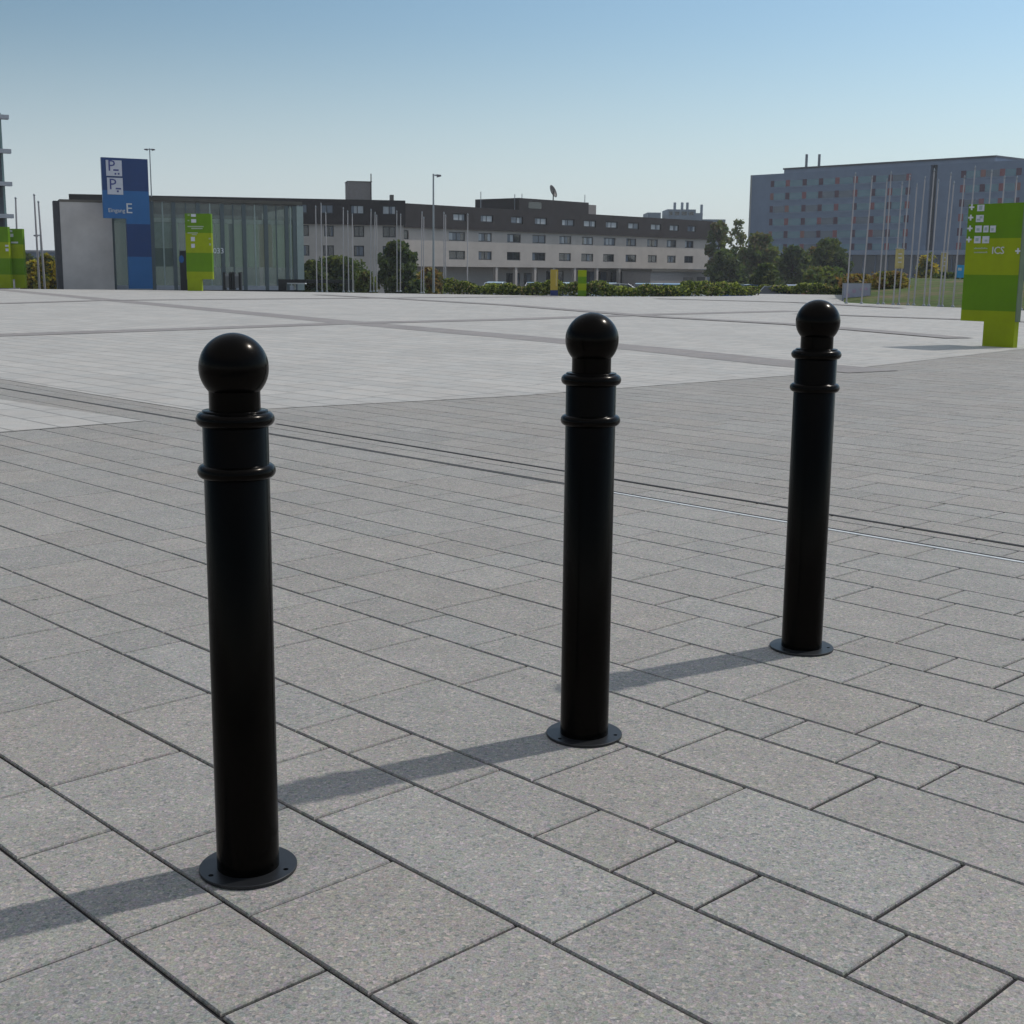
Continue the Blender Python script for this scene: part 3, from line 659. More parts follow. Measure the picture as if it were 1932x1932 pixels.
# roof details
ph0, ph1 = F.x(985, 385), F.x(1116, 390); pz = (F.z(985, 380.5) + F.z(1116, 377.5) + F.z(1060, 376)) / 3
MB().box(ph0, ph1, .6, 10, top + .003, pz).build('penthouse', M_brownroof, HT)
MB().box(ph0 + 2.2, ph0 + 5.4, .56, .598, top + .4, pz - .5).build('penthouse_window', M_glass, HT)
ch0, ch1 = F.x(1144, 395), F.x(1160, 395); MB().box(ch0, ch1, 4, 6, top + .003, F.z(1152, 385.5)).build('chimney', M_concdark, HT)
dx, dz = F.hit(1062, 360)
ds = MB(); ds.tube([(dx, 2, pz + .003), (dx, 2, dz)], .1)
ds.build('dish_mast', M_dark, HT)
dd = MB(); prof_ = []; rr = 1.05
vs = [(0, 0, -.28)]; fs = []
for i in range(1, 6):
    for k in range(20): tt = 2 * math.pi * k / 20; q_ = rr * i / 5; vs.append((q_ * math.cos(tt), q_ * math.sin(tt), -.28 + .35 * (i / 5) ** 2))
fs += [(0, 1 + k, 1 + (k + 1) % 20) for k in range(20)]
for i in range(4): fs += [(1 + i * 20 + k, 1 + (i + 1) * 20 + k, 1 + (i + 1) * 20 + (k + 1) % 20, 1 + i * 20 + (k + 1) % 20) for k in range(20)]
dd.add(vs, fs, 0, True); o = dd.build('satellite_dish', mat('dark dish', (.035, .03, .028), .6), HT); o.location = (dx, 2, dz); o.rotation_euler = (R(62), R(32), 0)
md_ = o.modifiers.new('s', 'SOLIDIFY'); md_.thickness = .06
for (px, y0, y1, hz) in ((998.5, 365, 377, pz), (1117, 367, 379, pz), (921, 361, 390, top), (985, 366, 392, top)):
    x_, zt2 = F.hit(px, y0); MB().tube([(x_, 1.5, hz + .003), (x_, 1.5, zt2)], .06, 6).build('antenna', M_polegrey, HT)
# low annex in front of the right end
ax0, ax1 = F.x(1174, 515), F.x(1281, 520); az = F.z(1200, 507.5)
an = MB(); an.box(ax0, ax1, -6, -.05, 0, az - .4); ao = an.build('annex', mat('annex wall', (.33, .30, .285), .9), HT)
MB().box(ax0 - .3, ax1 + .3, -6.4, -.05, az - .395, az).build('annex_roof', M_fascia, HT)
MB().box(F.x(1237, 520), F.x(1256, 520), -6.03, -6.002, 1.0, 2.4).build('annex_window', M_glass, HT); MB().box(F.x(1262, 520), F.x(1278, 520), -6.03, -6.002, 1.2, 2.4).build('annex_window', M_frame, HT)

# ------------------------------------------------------------------ left wing of the hotel (closer, runs behind the pavilion)
F = Frame(140, 172, 762, 181, -2.2)
WG = F.empty('hotel_wing', 'nearer wing of the beige hotel with larger windows, partly behind the glass pavilion', 'building')
ev, tp = F.z(700, 424.5), (F.z(400, 373) + F.z(760, 377)) / 2; L2 = F.L
wx = {1: [(405, 535, 487, 573), (705, 835, 487, 573), (120, 245, 487, 573), (-110, 0, 487, 573)], 2: [(440, 537, 683, 787), (712, 835, 683, 787), (160, 250, 683, 787), (-100, 15, 683, 787)], 3: [(440, 537, 868, 970), (712, 835, 868, 970), (150, 252, 868, 970), (-100, 20, 868, 970)]}
hh = {}
for k_, lst in wx.items(): hh[k_] = [(F.x(zc3(a_, 0)[0], zc3(0, c_)[1]), F.x(zc3(b_, 0)[0], zc3(0, c_)[1]), F.z(*zc3(500, d_)), F.z(*zc3(500, c_))) for a_, b_, c_, d_ in lst]
wl = MB(); wall_holes(wl, 0, L2, 0, ev, hh[2] + hh[3], 0, .3)
wl.add([(L2, 0, 0), (L2, 14, 0), (L2, 14, ev), (L2, 0, ev)], [(0, 1, 2, 3)]); wl.add([(0, 0, 0), (0, 14, 0), (0, 14, ev), (0, 0, ev)], [(3, 2, 1, 0)]); wl.build('wall', M_beige, WG)
mf = MB(); wall_holes(mf, -.2, L2 + .2, ev, tp, hh[1], -.4, .45)
mf.add([(-.2, -.4, ev), (L2 + .2, -.4, ev), (L2 + .2, 14, ev), (-.2, 14, ev), (-.2, -.4, tp), (L2 + .2, -.4, tp), (L2 + .2, 14, tp), (-.2, 14, tp)], [(3, 2, 1, 0), (4, 5, 6, 7), (1, 2, 6, 5), (2, 3, 7, 6), (3, 0, 4, 7)])
mf.build('mansard_roof', M_brownroof, WG)
for h in hh[1]: window(WG, h[0] + .01, h[1] - .01, h[2] + .01, h[3] - .01, -.28, (2, 1, 2))
for h in hh[2] + hh[3]: window(WG, h[0] + .01, h[1] - .01, h[2] + .01, h[3] - .01, .12, (0, 0, 0, 2))
tw = MB().box(F.x(659, 360), F.x(703.5, 360), 2, 6, tp + .003, F.z(680, 341)).build('stair_tower', M_concdark, WG)
MB().box(F.x(660, 360) - .15, F.x(704, 360) + .1, 1.9, 6.1, F.z(680, 341) + .003, F.z(680, 340)).build('tower_cap', M_fascia, WG)
q = F.hit(702.5, 326); MB().tube([(q[0], 1.7, tp), (q[0], 1.7, q[1])], .07, 6).build('antenna', M_dark, WG)
MB().box(F.x(740, 370), F.x(746.5, 370), 2, 3, tp + .003, F.z(743, 366)).build('chimney', M_fascia, WG)

# ------------------------------------------------------------------ blue hotel
M_bw = mat('blue grey cladding', (.175, .225, .315), .6, spec=.4, var=.10, scale=.3); M_bband = mat('grey blue parapet cladding', (.20, .25, .345), .6, var=.08, scale=.3)
M_teal = mat('teal window glass', (.075, .185, .245), .15, spec=.7, var=.15, scale=.4); M_red = mat('brick red panel', (.26, .085, .095), .6, var=.15); M_dred = mat('dark wine panel', (.085, .035, .062), .6, var=.15)
M_org = mat('rust red panel', (.28, .13, .11), .6, var=.15)
F = Frame(1409.5, 316, 1960, 262, -2.2); L3 = F.L
BH = F.empty('blue_hotel', 'tall blue grey hotel block with scattered red window panels behind flagpoles', 'building')
zlow = F.z(1411, 331); zhi = (F.z(1480, 319) + F.z(1870, 298)) / 2; zrt = F.z(1900, 308)
xst, xen = F.x(1478, 325), F.x(1876, 305)
xg = F.x(1757, 400)
rowsy = [(339.7, 351.5), (363.5, 376), (387.7, 400), (412, 424.5), (436, 449), (460.5, 472)]
rz = [(F.z(1487, b_), F.z(1487, a_)) for a_, b_ in rowsy]
colpx = [1457.5, 1486.7, 1518.3, 1549, 1580, 1614.5, 1648, 1680, 1714, 1817, 1854, 1890, 1921]
colx = [F.x(p, 345) for p in colpx]
zgf = F.z(1640, 473)
MB().box(0, xg - .8, 0, 18, zgf, zlow - .005).build('wall', M_bw, BH)
MB().box(xg + .8, L3, 0, 18, zgf, zlow - .005).build('wall', M_bw, BH)
MB().box(xg - .795, xg + .795, 1.2, 18, 0, zlow - .005).build('recess', mat('dark recess', (.05, .06, .08), .6), BH)
MB().box(xst, xen, .25, 16, zlow, zhi).build('upper_storey', M_bband, BH)
MB().box(xst - .2, xen + .3, .05, 16.2, zhi + .003, zhi + .35).build('roof_edge', mat('dark roof edge', (.06, .065, .08), .6), BH)
MB().box(xen + .31, L3, .25, 16, zlow, zrt).build('end_storey', M_bband, BH)
MB().box(0, .5, -.06, -.003, zgf, zlow).build('corner_strip', mat('pale corner strip', (.33, .33, .33), .7), BH)
pat = ['DRDDRRDDRDORD', 'ODRDDRDRDRDRO', 'DODDRDRDRDRRD', 'DRDRDRDRDRDRR', 'ODODRDRDRDRDR', 'DDRDRDDRDRDRD']
pm = {'D': M_dred, 'R': M_red, 'O': M_org}
for j, (z0_, z1_) in enumerate(rz):
    for i, cxp in enumerate(colx):
        wv = .55 if i else .45
        MB().box(cxp - wv, cxp + wv, -.05, -.002, z0_, z1_).build('colour_panel', pm[pat[j][i]], BH)['label'] = {'D': 'dark wine red panel', 'R': 'brick red panel', 'O': 'rust red panel'}[pat[j][i]]
for j, (z0_, z1_) in enumerate(rz):
    for i in range(len(colx)):
        if i == 8 or i == 12: continue
        a_, b_ = colx[i] + .62, colx[i + 1] - .62
        MB().box(a_ + .02, b_ - .02, -.03, -.002, z0_ - .05, z1_ - .1).build('window', rng.choice((M_teal, M_teal, M_teal, M_curt2)), BH)
        MB().box(a_, b_, -.07, -.002, z0_ - .32, z0_ - .08).build('sill', M_bband, BH) if j < 5 else None
gb = MB(); gb.box(.6, L3 - .5, .8, 17, 0, zgf - .9); gb.build('ground_floor_glazing', mat('dark storefront glass', (.035, .055, .085), .2, spec=.7, var=.15), BH)
MB().box(0, L3, -1.2, 18, zgf - .89, zgf - .004).build('canopy', mat('grey canopy', (.26, .31, .40), .6), BH)
for i in range(24):
    x_ = 1 + i * (L3 - 2) / 23
    MB().box(x_ - .12, x_ + .12, .7, .798, 0, zgf - .9).build('glazing_post', M_bw, BH)
for px, y0 in ((1507, 289.5), (1531, 289.5)):
    x_, z_ = F.hit(px, y0); MB().tube([(x_, 3, zhi + .36), (x_, 3, z_)], .3, 8).build('roof_mast', mat('mast grey', (.16, .18, .21), .5), BH)
a_ = F.hit(1747, 533); 
# cyan sign by its entrance
F3 = Frame(1807, 85, 1820, 85, .8); r = F3.empty('cyan_sign', 'small bright cyan sign panel on a post beside the big green totem', 'sign')
za, zb2 = F3.z(1813, 524), F3.z(1813, 500)
MB().box(0, F3.L, 0, .1, za, zb2).build('sign_face', mat('cyan sign face', (.02, .30, .62), .4), r); MB().box(.03, F3.L * .6, -.012, -.002, za + .45, za + .62).build('sign_print', M_white, r)
MB().tube([(F3.L / 2, .05, 0), (F3.L / 2, .05, za - .003)], .05, 8).build('post', M_polegrey, r)

# ------------------------------------------------------------------ far left tower, distant blocks
F = Frame(-160, 146.5, 14, 151, -2.2)
TW = F.empty('glass_tower', 'tall glass tower with projecting pale floor slabs cut by the left edge', 'building')
MB().box(0, F.L, 0, 20, 0, F.z(5, 204)).build('facade', mat('tower glass', (.05, .06, .075), .3, spec=.4, var=.15, scale=.4), TW)
for yy, over in ((222, 14.5), (286, 19), (347.5, 21), (408, 24)):
    z_ = F.z(10, yy); MB().box(-.5, F.x(over, yy), -1.0, -.003, z_ - .22, z_ + .22).build('floor_slab', mat('slab', (.5, .5, .52), .6), TW)
    MB().box(-.4, F.L - .2, -.25, -.003, z_ - 1.5, z_ - .225).build('spandrel', M_dark, TW)
MB().box(F.L + .003, F.L + .25, .1, 20, 0, F.z(5, 213)).build('corner_glazing', mat('corner glazing', (.16, .26, .25), .2, spec=.6), TW)
F = Frame(30, 290, 108, 290, -2.2)
r = F.empty('warehouse', 'distant low blue grey warehouse seen left of the pavilion', 'building')
MB().box(0, F.L, 0, 30, 0, F.z(60, 476)).build('wall', mat('warehouse wall', (.16, .20, .26), .7), r); MB().box(-.3, F.L + .3, -.3, 30.3, F.z(60, 476) + .003, F.z(60, 472)).build('roof', mat('warehouse roof', (.3, .3, .31), .7), r)
F = Frame(1222, 345, 1372, 345, -2.2)
r = F.empty('office_block', 'distant pale grey office block rising behind the right end of the beige hotel', 'building')
M_far = mat('pale far cladding', (.26, .30, .34), .7, var=.12, scale=.3)
MB().box(F.x(1259, 400), F.x(1313, 400), 0, 12, 0, F.z(1285, 395)).build('upper_block', M_far, r)
MB().box(F.x(1313.3, 400), F.x(1326, 400), 0, 12, 0, F.z(1320, 402)).build('side_block', M_far, r)
MB().box(F.x(1222, 400), F.x(1247, 400), 0, 12, 0, F.z(1235, 401)).build('side_block', M_far, r)
MB().box(F.x(1326.3, 410), F.x(1368.5, 410), -.5, 14, 0, F.z(1350, 414)).build('side_block', M_far, r)
for a_, b_ in ((1263, 1269), (1273, 1282), (1286, 1296), (1300, 1309)): MB().box(F.x(a_, 400), F.x(b_, 400), -.04, -.002, F.z(1285, 406), F.z(1285, 399)).build('window', M_glass, r)
for px, y0 in ((1276, 381), (1290, 381), (1300, 381), (1327, 385)):
    x_, z_ = F.hit(px, y0); MB().tube([(x_, 3, F.z(1285, 395.5) - (.9 if px > 1310 else 0)), (x_, 3, z_)], .35, 8).build('vent_pipe', M_far, r)

# ------------------------------------------------------------------ flagpoles and lamp posts
def flagpole(name, bx, by, tx, ty, z0, label, cat, group, rad=.055, m=None, Y=None):
    b_ = gnd(bx, by) if Y is None else dep(bx, by, Y)
    if Y is not None: b_.z = z0
    t_ = dep(tx, ty, b_.y); r = empty(name, (b_.x, b_.y, z0), 0, label, cat, group)
    d_ = t_ - Vector((b_.x, b_.y, z0))
    MB().tube([(0, 0, 0), d_ * .5, d_], [rad, rad * .88, rad * .72], 10).build('pole', m or M_pole, r)
    MB().lathe([(rad * 2.1, 0), (rad * 2.1, .05), (rad * 1.15, .09)], 12).build('base_collar', M_polegrey, r)
    cp = MB().lathe([(rad * .3, 0), (rad * .95, .03), (rad * .95, .10), (1e-3, .17)], 10).build('finial', M_polegrey, r); cp.location = d_
    return r
G1 = 'flagpoles before the beige hotel'
P1 = [(80, 515, 92, 1290), (130, 490, 140, 1290), (175, 575, 186, 1290), (340, 530, 343, 1290), (382, 560, 392, 1292), (425, 590, 431, 1292), (602, 545, 597, 1305), (640, 575, 627, 1305), (655, 600, 657, 1305),
      (845, 560, 848, 1305), (882, 590, 878, 1305), (1083, 570, 1075, 1318), (1100, 620, 1098, 1318), (1290, 575, 1290, 1322), (1306, 600, 1305, 1322), (1515, 590, 1510, 1327)]
P1.sort(key=lambda q: q[2])
for i, (tx, ty, bx, by) in enumerate(P1):
    t_, b_ = zc3(tx, ty), zc3(bx, by)
    by2 = b_[1] if i > 5 else 551
    flagpole('flagpole', b_[0], by2, t_[0], t_[1], 0, 'slim grey flagpole, %s from left of sixteen before the beige hotel' % ORD[i], 'flagpole', G1, rad=.036)
G2 = 'flagpoles before the blue hotel'
z6 = lambda x, y: (1577.8 + x * .21, 270.5 + y * .21)
P2 = [(172, 290, 90, 1440), (322, 320, 225, 1442), (455, 345, 375, 1447), (492, 280, 422, 1447), (592, 375, 510, 1452), (660, 310, 560, 1452), (724, 390, 643, 1455), (797, 325, 695, 1456), (880, 255, 785, 1462),
      (917, 355, 830, 1464), (1030, 290, 920, 1468), (1056, 370, 950, 1468), (1152, 320, 1045, 1472), (1247, 235, 1140, 1480), (1397, 265, 1295, 1488), (1512, 320, 1410, 1492), (1622, 325, 1530, 1494), (1710, 600, 1657, 1500)]
bannered = {5: 0, 11: 1}
for i, (tx, ty, bx, by) in enumerate(P2):
    t_, b_ = z6(tx, ty), z6(bx, by)
    o = flagpole('flagpole', b_[0], b_[1], t_[0], t_[1], 0, 'slim grey flagpole, %s from left of eighteen before the blue hotel' % ORD[i], 'flagpole', G2, rad=.036)
M_flag = mat('cream yellow pennant', (.50, .42, .17), .8, var=.12, scale=3)
for (x0, x1, y0, y1, lab) in ((528, 606, 948, 1125, 'cream yellow pennant hanging among the flagpoles, the left of two'), (938, 1000, 985, 1155, 'cream yellow pennant hanging among the flagpoles, nearer the big green totem')):
    a_, b_ = z6(x0, y0), z6(x1, y1); Yp = gnd(*z6((x0 + x1) / 2 - 20, 1455)).y - .12; F = Frame(a_[0], Yp, b_[0], Yp, 0)
    zb_, zt_ = F.z(*b_), F.z(*a_); r = F.empty('pennant', lab, 'flag')
    fl = MB(); nx, nz = 6, 8; vs = [(F.L * i / nx, .04 * math.sin(i * 1.9 + j * .35), zb_ + (zt_ - zb_) * j / nz) for j in range(nz + 1) for i in range(nx + 1)]
    fl.add(vs, [(j * 7 + i, j * 7 + i + 1, (j + 1) * 7 + i + 1, (j + 1) * 7 + i) for j in range(nz) for i in range(nx)], 0, True); fo = fl.build('cloth', M_flag, r); fo.modifiers.new('s', 'SOLIDIFY').thickness = .012
    MB().tube([(-.02, 0, zt_ + .02), (F.L + .02, 0, zt_ + .02)], .02, 6).build('rod', M_polegrey, r)
    st = MB()
    for k in (.3, .52, .72): st.box(.1, F.L - .12, -.062, -.056, zb_ + (zt_ - zb_) * k, zb_ + (zt_ - zb_) * (k + .05))
    st.build('print', M_white, r)
def lamp(px, ytop, ybot, Y, z0, label, side):
    b_ = dep(px, ybot, Y); h_ = dep(px, ytop, Y).z - z0
    r = empty('street_lamp', (b_.x, b_.y, z0), 0, label, 'street lamp')
    MB().tube([(0, 0, 0), (0, 0, h_ * .5), (0, 0, h_)], [.075, .06, .045], 10).build('pole', M_polegrey, r)
    for s_ in side:
        MB().box(min(.06 * s_, s_ * .2), max(.06 * s_, s_ * .2), -.05, .05, h_ - .12, h_ - .04).build('arm', M_polegrey, r)
        hd = MB(); hd.prism([(s_ * .2, h_ - .2), (s_ * .46, h_ - .14), (s_ * .46, h_ - .06), (s_ * .2, h_ - .03)], -.12, .12).build('lamp_head', mat('lamp head', (.16, .15, .17), .5), r)
lamp(291, 280, 500, 120, -1.1, 'tall street lamp with twin heads rising behind the blue parking sign', (1, -1))
lamp(818, 328, 553, gnd(818, 553).y + 2, 0, 'tall single-headed grey street lamp among the flagpoles before the beige hotel', (1,))
lamp(81.5, 442, 545, 100, -.8, 'small grey street lamp beside thin poles left of the pavilion', (-1,))
G3 = 'thin poles left of the pavilion'
for i, (tx, ty, bx, by) in enumerate(((29.5, 376, 35, 545), (64.5, 370, 74.5, 545), (72.5, 383, 85, 545))):
    flagpole('flagpole', bx, by, tx, ty, -.8, 'thin pale pole left of the pavilion, %s' % ('rising behind the green totem', 'the taller of the close pair', 'the shorter of the close pair')[i], 'flagpole', G3, rad=.075, Y=88)

# white banner barrier at the lawn
Y = gnd(1620, 568.5).y; F = Frame(1592, Y, 1646, Y, 0)
r = F.empty('banner_barrier', 'low white banner panel barrier at the foot of the flagpoles by the lawn', 'barrier')
zt_ = F.z(1620, 534)
MB().box(.04, F.L - .04, 0, .03, .06, zt_ - .04).build('banner', mat('lilac white banner', (.36, .36, .45), .7, var=.14, scale=2.5), r)
for x_ in (0, F.L - .04): MB().box(x_, x_ + .038, -.02, .05, 0, zt_).build('post', M_polegrey, r)
MB().box(.04, F.L - .04, .0, .03, zt_ - .038, zt_).build('top_rail', M_polegrey, r)
bl = MB()
for (x_, z_, s_) in ((.95, .6, .07), (1.2, .62, .08), (1.28, .25, .07), (.6, .5, .1), (.3, .3, .09)): bl.add([(x_ * F.L / 1.45 + s_ * math.cos(k * .6283), -.004, z_ * zt_ / .9 + s_ * math.sin(k * .6283)) for k in range(10)], [tuple(range(10))])
bl.build('printed_spots', mat('pale pink print', (.42, .30, .42), .7), r)

# ------------------------------------------------------------------ trees, hedges, shrubs
def leafmat(name, c): 
    c = tuple(q * 2.3 for q in c)
    m = mat(name, c, .7, spec=.25, var=.28, scale=.9); t = m.node_tree; tl = t.nodes.new('ShaderNodeBsdfTranslucent'); tl.inputs[0].default_value = (c[0] * 1.3, c[1] * 1.4, c[2] * .7, 1)
    q = t.nodes.new('ShaderNodeMixShader'); q.inputs[0].default_value = .38; t.links.new(t.nodes['Principled BSDF'].outputs[0], q.inputs[1]); t.links.new(tl.outputs[0], q.inputs[2]); t.links.new(q.outputs[0], t.nodes['Material Output'].inputs[0])
    return m
LF = dict(dark=[leafmat('deep green leaves', (.022, .034, .016)), leafmat('dull green leaves', (.038, .05, .02)), leafmat('olive leaves', (.06, .066, .022))],
          mid=[leafmat('mid green leaves', (.04, .056, .02)), leafmat('olive green leaves', (.065, .075, .025)), leafmat('brownish leaves', (.075, .06, .03))],
          autumn=[leafmat('rusty leaves', (.10, .058, .028)), leafmat('ochre leaves', (.12, .09, .03)), leafmat('tired green leaves', (.05, .058, .022))],
          yellow=[leafmat('yellow green leaves', (.13, .12, .022)), leafmat('gold leaves', (.19, .14, .02)), leafmat('muted green leaves', (.045, .055, .02))],  # leaf hues mixed at random, a darker green among the gold
          hedge=[leafmat('hedge green leaves', (.055, .072, .02)), leafmat('hedge light leaves', (.15, .16, .045)), leafmat('hedge dark leaves', (.026, .036, .016)), leafmat('hedge dry leaves', (.17, .13, .07))])
def leaf(mb, p, s, r_, mi):
    a = Vector((r_.gauss(0, 1), r_.gauss(0, 1), r_.gauss(0, 1))).normalized(); b = a.orthogonal().normalized(); c = a.cross(b)
    t = r_.random() * 6.28; u_ = b * math.cos(t) + c * math.sin(t); v_ = a.cross(u_)
    mb.add([p + u_ * s, p + v_ * s * .62, p - u_ * s, p - v_ * s * .62], [(0, 1, 2, 3)], mi)
def tree(label, px, pyb, Y, wpx, ytop, z0, pal, n=2600, ls=.3, seed=1, trunk=.25, name='tree', shape=1.0, group=None, loose=.25, cat='tree'):
    r_ = random.Random(seed); b_ = dep(px, 500, Y); top = dep(px, ytop, Y).z; H = top - z0; W = 1.22 * wpx * Y / FPX
    root = empty(name, (b_.x, b_.y, z0), r_.random() * 6, label, cat, group)
    tk = MB(); th = H * trunk
    lean = Vector((r_.uniform(-.05, .05), r_.uniform(-.05, .05), 0)) * H
    rad = max(.05, W * .035)
    tk.tube([(0, 0, -.15), lean * .3 + Vector((0, 0, th * .6)), lean * .6 + Vector((0, 0, th + H * .2)), lean + Vector((0, 0, H * .8))], [rad, rad * .8, rad * .6, rad * .2], 9)
    limbs = []
    for k in range(8):
        h0 = th * .7 + (H * .55) * k / 8; a = k * 2.4 + r_.random(); ln = W * .42 * (1 - .35 * k / 8)
        e = Vector((math.cos(a) * ln, math.sin(a) * ln, h0 + H * .16)); s_ = lean * (h0 / H) + Vector((0, 0, h0))
        tk.tube([s_, s_.lerp(e, .5) + Vector((0, 0, H * .02)), e], [rad * .4, rad * .28, rad * .08], 6); limbs.append(e)
    tk.build('trunk', M_bark, root)
    cl = []
    for k in range(80):
        z = th * .75 + (H - th * .75) * (r_.random() ** .85) * .93; f_ = (z - th * .6) / (H - th * .6)
        env = W / 2 * (math.sin(math.pi * min(1, max(.06, f_ * .92 + .10)) ** shape) ** .6)
        a = r_.random() * 6.283; q = env * (r_.random() ** .5) * .78
        cl.append((Vector((math.cos(a) * q, math.sin(a) * q, z)) + lean * f_, max(.12, min(env * .5 + .05, W * r_.uniform(.07, .15))), r_.choice((0, 0, 1, 1, 2))))
    for e in limbs: cl.append((e, W * .12, 1))
    mb = MB()
    for k in range(n):
        c_, s_, m_ = r_.choice(cl); d = Vector((r_.gauss(0, 1), r_.gauss(0, 1), r_.gauss(0, .85))).normalized() * s_ * (r_.random() ** .4) * (1 + loose * r_.random())
        p = c_ + d
        if p.z < .05: p.z = .05 + r_.random() * .2
        if p.z > H: p.z = H - r_.random() * .3
        leaf(mb, p, ls * r_.uniform(.6, 1.3), r_, m_ if r_.random() < .75 else r_.randrange(3))
    mb.build('crown', LF[pal], root)
    return root
# behind the flagpoles, before the hotel
tree('dense dark green tree rising before the corner of the beige hotel', 750, 551, 125, 74, 455, -1.4, 'dark', 4200, .26, 3, .12, shape=.8)
tree('dark spreading bush left of the dense tree, behind the flagpoles', 640, 545, 118, 105, 484, -1.3, 'dark', 4000, .24, 4, .1, 'shrub', .75, cat='shrub')
tree('rounded dark bush against the right end of the glass pavilion', 590, 545, 112, 60, 492, -1.2, 'dark', 2200, .22, 14, .1, 'shrub', .75, cat='shrub')
tree('pale green bush low between the two dark bushes and the dense tree', 690, 548, 104, 40, 512, -.9, 'mid', 1500, .2, 5, .1, 'shrub', .7, cat='shrub')
tree('rusty brown autumn shrub right of the dense dark tree', 812, 550, 108, 56, 505, -1.0, 'autumn', 2600, .2, 6, .1, 'shrub', .75, cat='shrub')
tree('green bush at the foot of the rusty shrub', 785, 550, 100, 36, 528, -.9, 'dark', 1100, .17, 16, .08, 'shrub', .75, cat='shrub')
# left of the pavilion
tree('yellow flecked shrub left of the pavilion, behind the paired poles', 88, 545, 93, 46, 478, -.8, 'yellow', 2600, .17, 7, .08, 'shrub', .7, cat='shrub')
tree('dark bush with gold leaves beside the green totem at left', 58, 545, 95, 44, 490, -.8, 'yellow', 2000, .17, 8, .08, 'shrub', .7, cat='shrub')
tree('far dark tree between the green totem and the warehouse', 52, 540, 200, 40, 478, -2.2, 'dark', 1500, .4, 18, .12)
# right of the hotel
tree('tall olive tree against the right end wall of the beige hotel', 1352, 540, 235, 44, 412, -2.2, 'mid', 2800, .42, 9, .12, shape=.9)
tree('sparse light tree with bare twigs behind the trees left of the blue hotel', 1388, 540, 262, 34, 409, -2.2, 'mid', 900, .36, 10, .2, loose=.8)
tree('broad rusty green tree at the left corner of the blue hotel', 1434, 540, 215, 82, 440, -2.2, 'mid', 5200, .42, 11, .1, shape=.8)
tree('low dark tree under the broad rusty tree and the olive tree', 1372, 540, 190, 66, 470, -2.2, 'dark', 3200, .36, 12, .08, shape=.8)
tree('round dark green tree in the middle before the blue hotel', 1497, 540, 200, 72, 464, -2.2, 'dark', 4200, .38, 13, .1, shape=.8)
tree('ochre topped narrow tree between the two round dark trees', 1531, 540, 222, 30, 462, -2.2, 'autumn', 1300, .36, 20, .1, shape=.8)
tree('round green tree left of the flagpoles before the blue hotel', 1566, 540, 192, 74, 449, -2.2, 'dark', 4400, .38, 15, .1, shape=.8)
tree('small bush between the rusty green tree and the hedge', 1447, 540, 150, 60, 497, -1.8, 'dark', 2400, .3, 21, .06, 'shrub', .8, cat='shrub')
tree('wide low shrub behind the hedge near the banner barrier', 1555, 540, 130, 90, 505, -1.5, 'mid', 2800, .26, 22, .06, 'shrub', .8, cat='shrub')
tree('yellow green tree glimpsed between the flagpoles before the blue hotel', 1752, 530, 150, 40, 474, -1.8, 'yellow', 1800, .26, 17, .12)
tree('dark bush behind the lawn near the cyan sign', 1790, 530, 110, 60, 515, 0, 'dark', 1500, .2, 23, .06, 'shrub', .8, cat='shrub')
tree('brownish bush on the crest of the lawn behind the banner barrier', 1682, 530, 71, 72, 513, .55, 'autumn', 2200, .12, 24, .06, 'shrub', .8, cat='shrub')
tree('brown and green low bush behind the banner barrier', 1622, 530, 73, 62, 518, .5, 'autumn', 1800, .12, 25, .06, 'shrub', .8, cat='shrub')
def hedge(label, pts, hgt, wid, dens, seed, ls=.085):
    r_ = random.Random(seed); P = [gnd(*p) for p in pts]; P = [p * (1 + (wid * .5 + .25) / p.length) for p in P]
    o_ = P[0].copy(); root = empty('hedge', (o_.x, o_.y, 0), 0, label, 'hedge'); mb = MB(); st = MB()
    for a, b in zip(P, P[1:]):
        d = b - a; L_ = d.length; nn = Vector((-d.y, d.x, 0)).normalized()
        for k in range(int(L_ * dens)):
            t = r_.random(); s_ = (a + d * t - o_).length
            hh_ = hgt * (.8 + .16 * math.sin(s_ * .8 + seed) + .12 * math.sin(s_ * 2.3) + .08 * math.sin(s_ * 5.1))
            z = hh_ * (r_.random() ** .7); q = a + d * t + nn * r_.uniform(-.5, .5) * wid * (1 if z < hh_ * .75 else .7) - o_; q.z = z
            mi = r_.choice((0, 0, 1, 2, 2, 3)) if math.sin(s_ * 1.7) + r_.gauss(0, .7) > 0 else r_.choice((0, 1, 1, 2, 0))
            leaf(mb, q, ls * r_.uniform(.6, 1.4), r_, mi)
        for k in range(int(L_ * 2.2)):
            q = a + d * (k / (L_ * 2.2)) - o_; st.tube([(q.x, q.y, 0), (q.x + r_.uniform(-.1, .1), q.y, hgt * .6)], [.02, .008], 5)
    mb.build('foliage', LF['hedge'], root); st.build('stems', M_bark, root)
hedge('long loose green hedge at the plaza edge before the beige hotel', [(838, 555), (900, 556), (1100, 559.2), (1250, 559.5), (1424, 557)], .82, .8, 620, 2)
hedge('shorter hedge right of the gap, before the trees and blue hotel', [(1430, 553.5), (1520, 554.5), (1588, 556)], .66, .8, 620, 5)

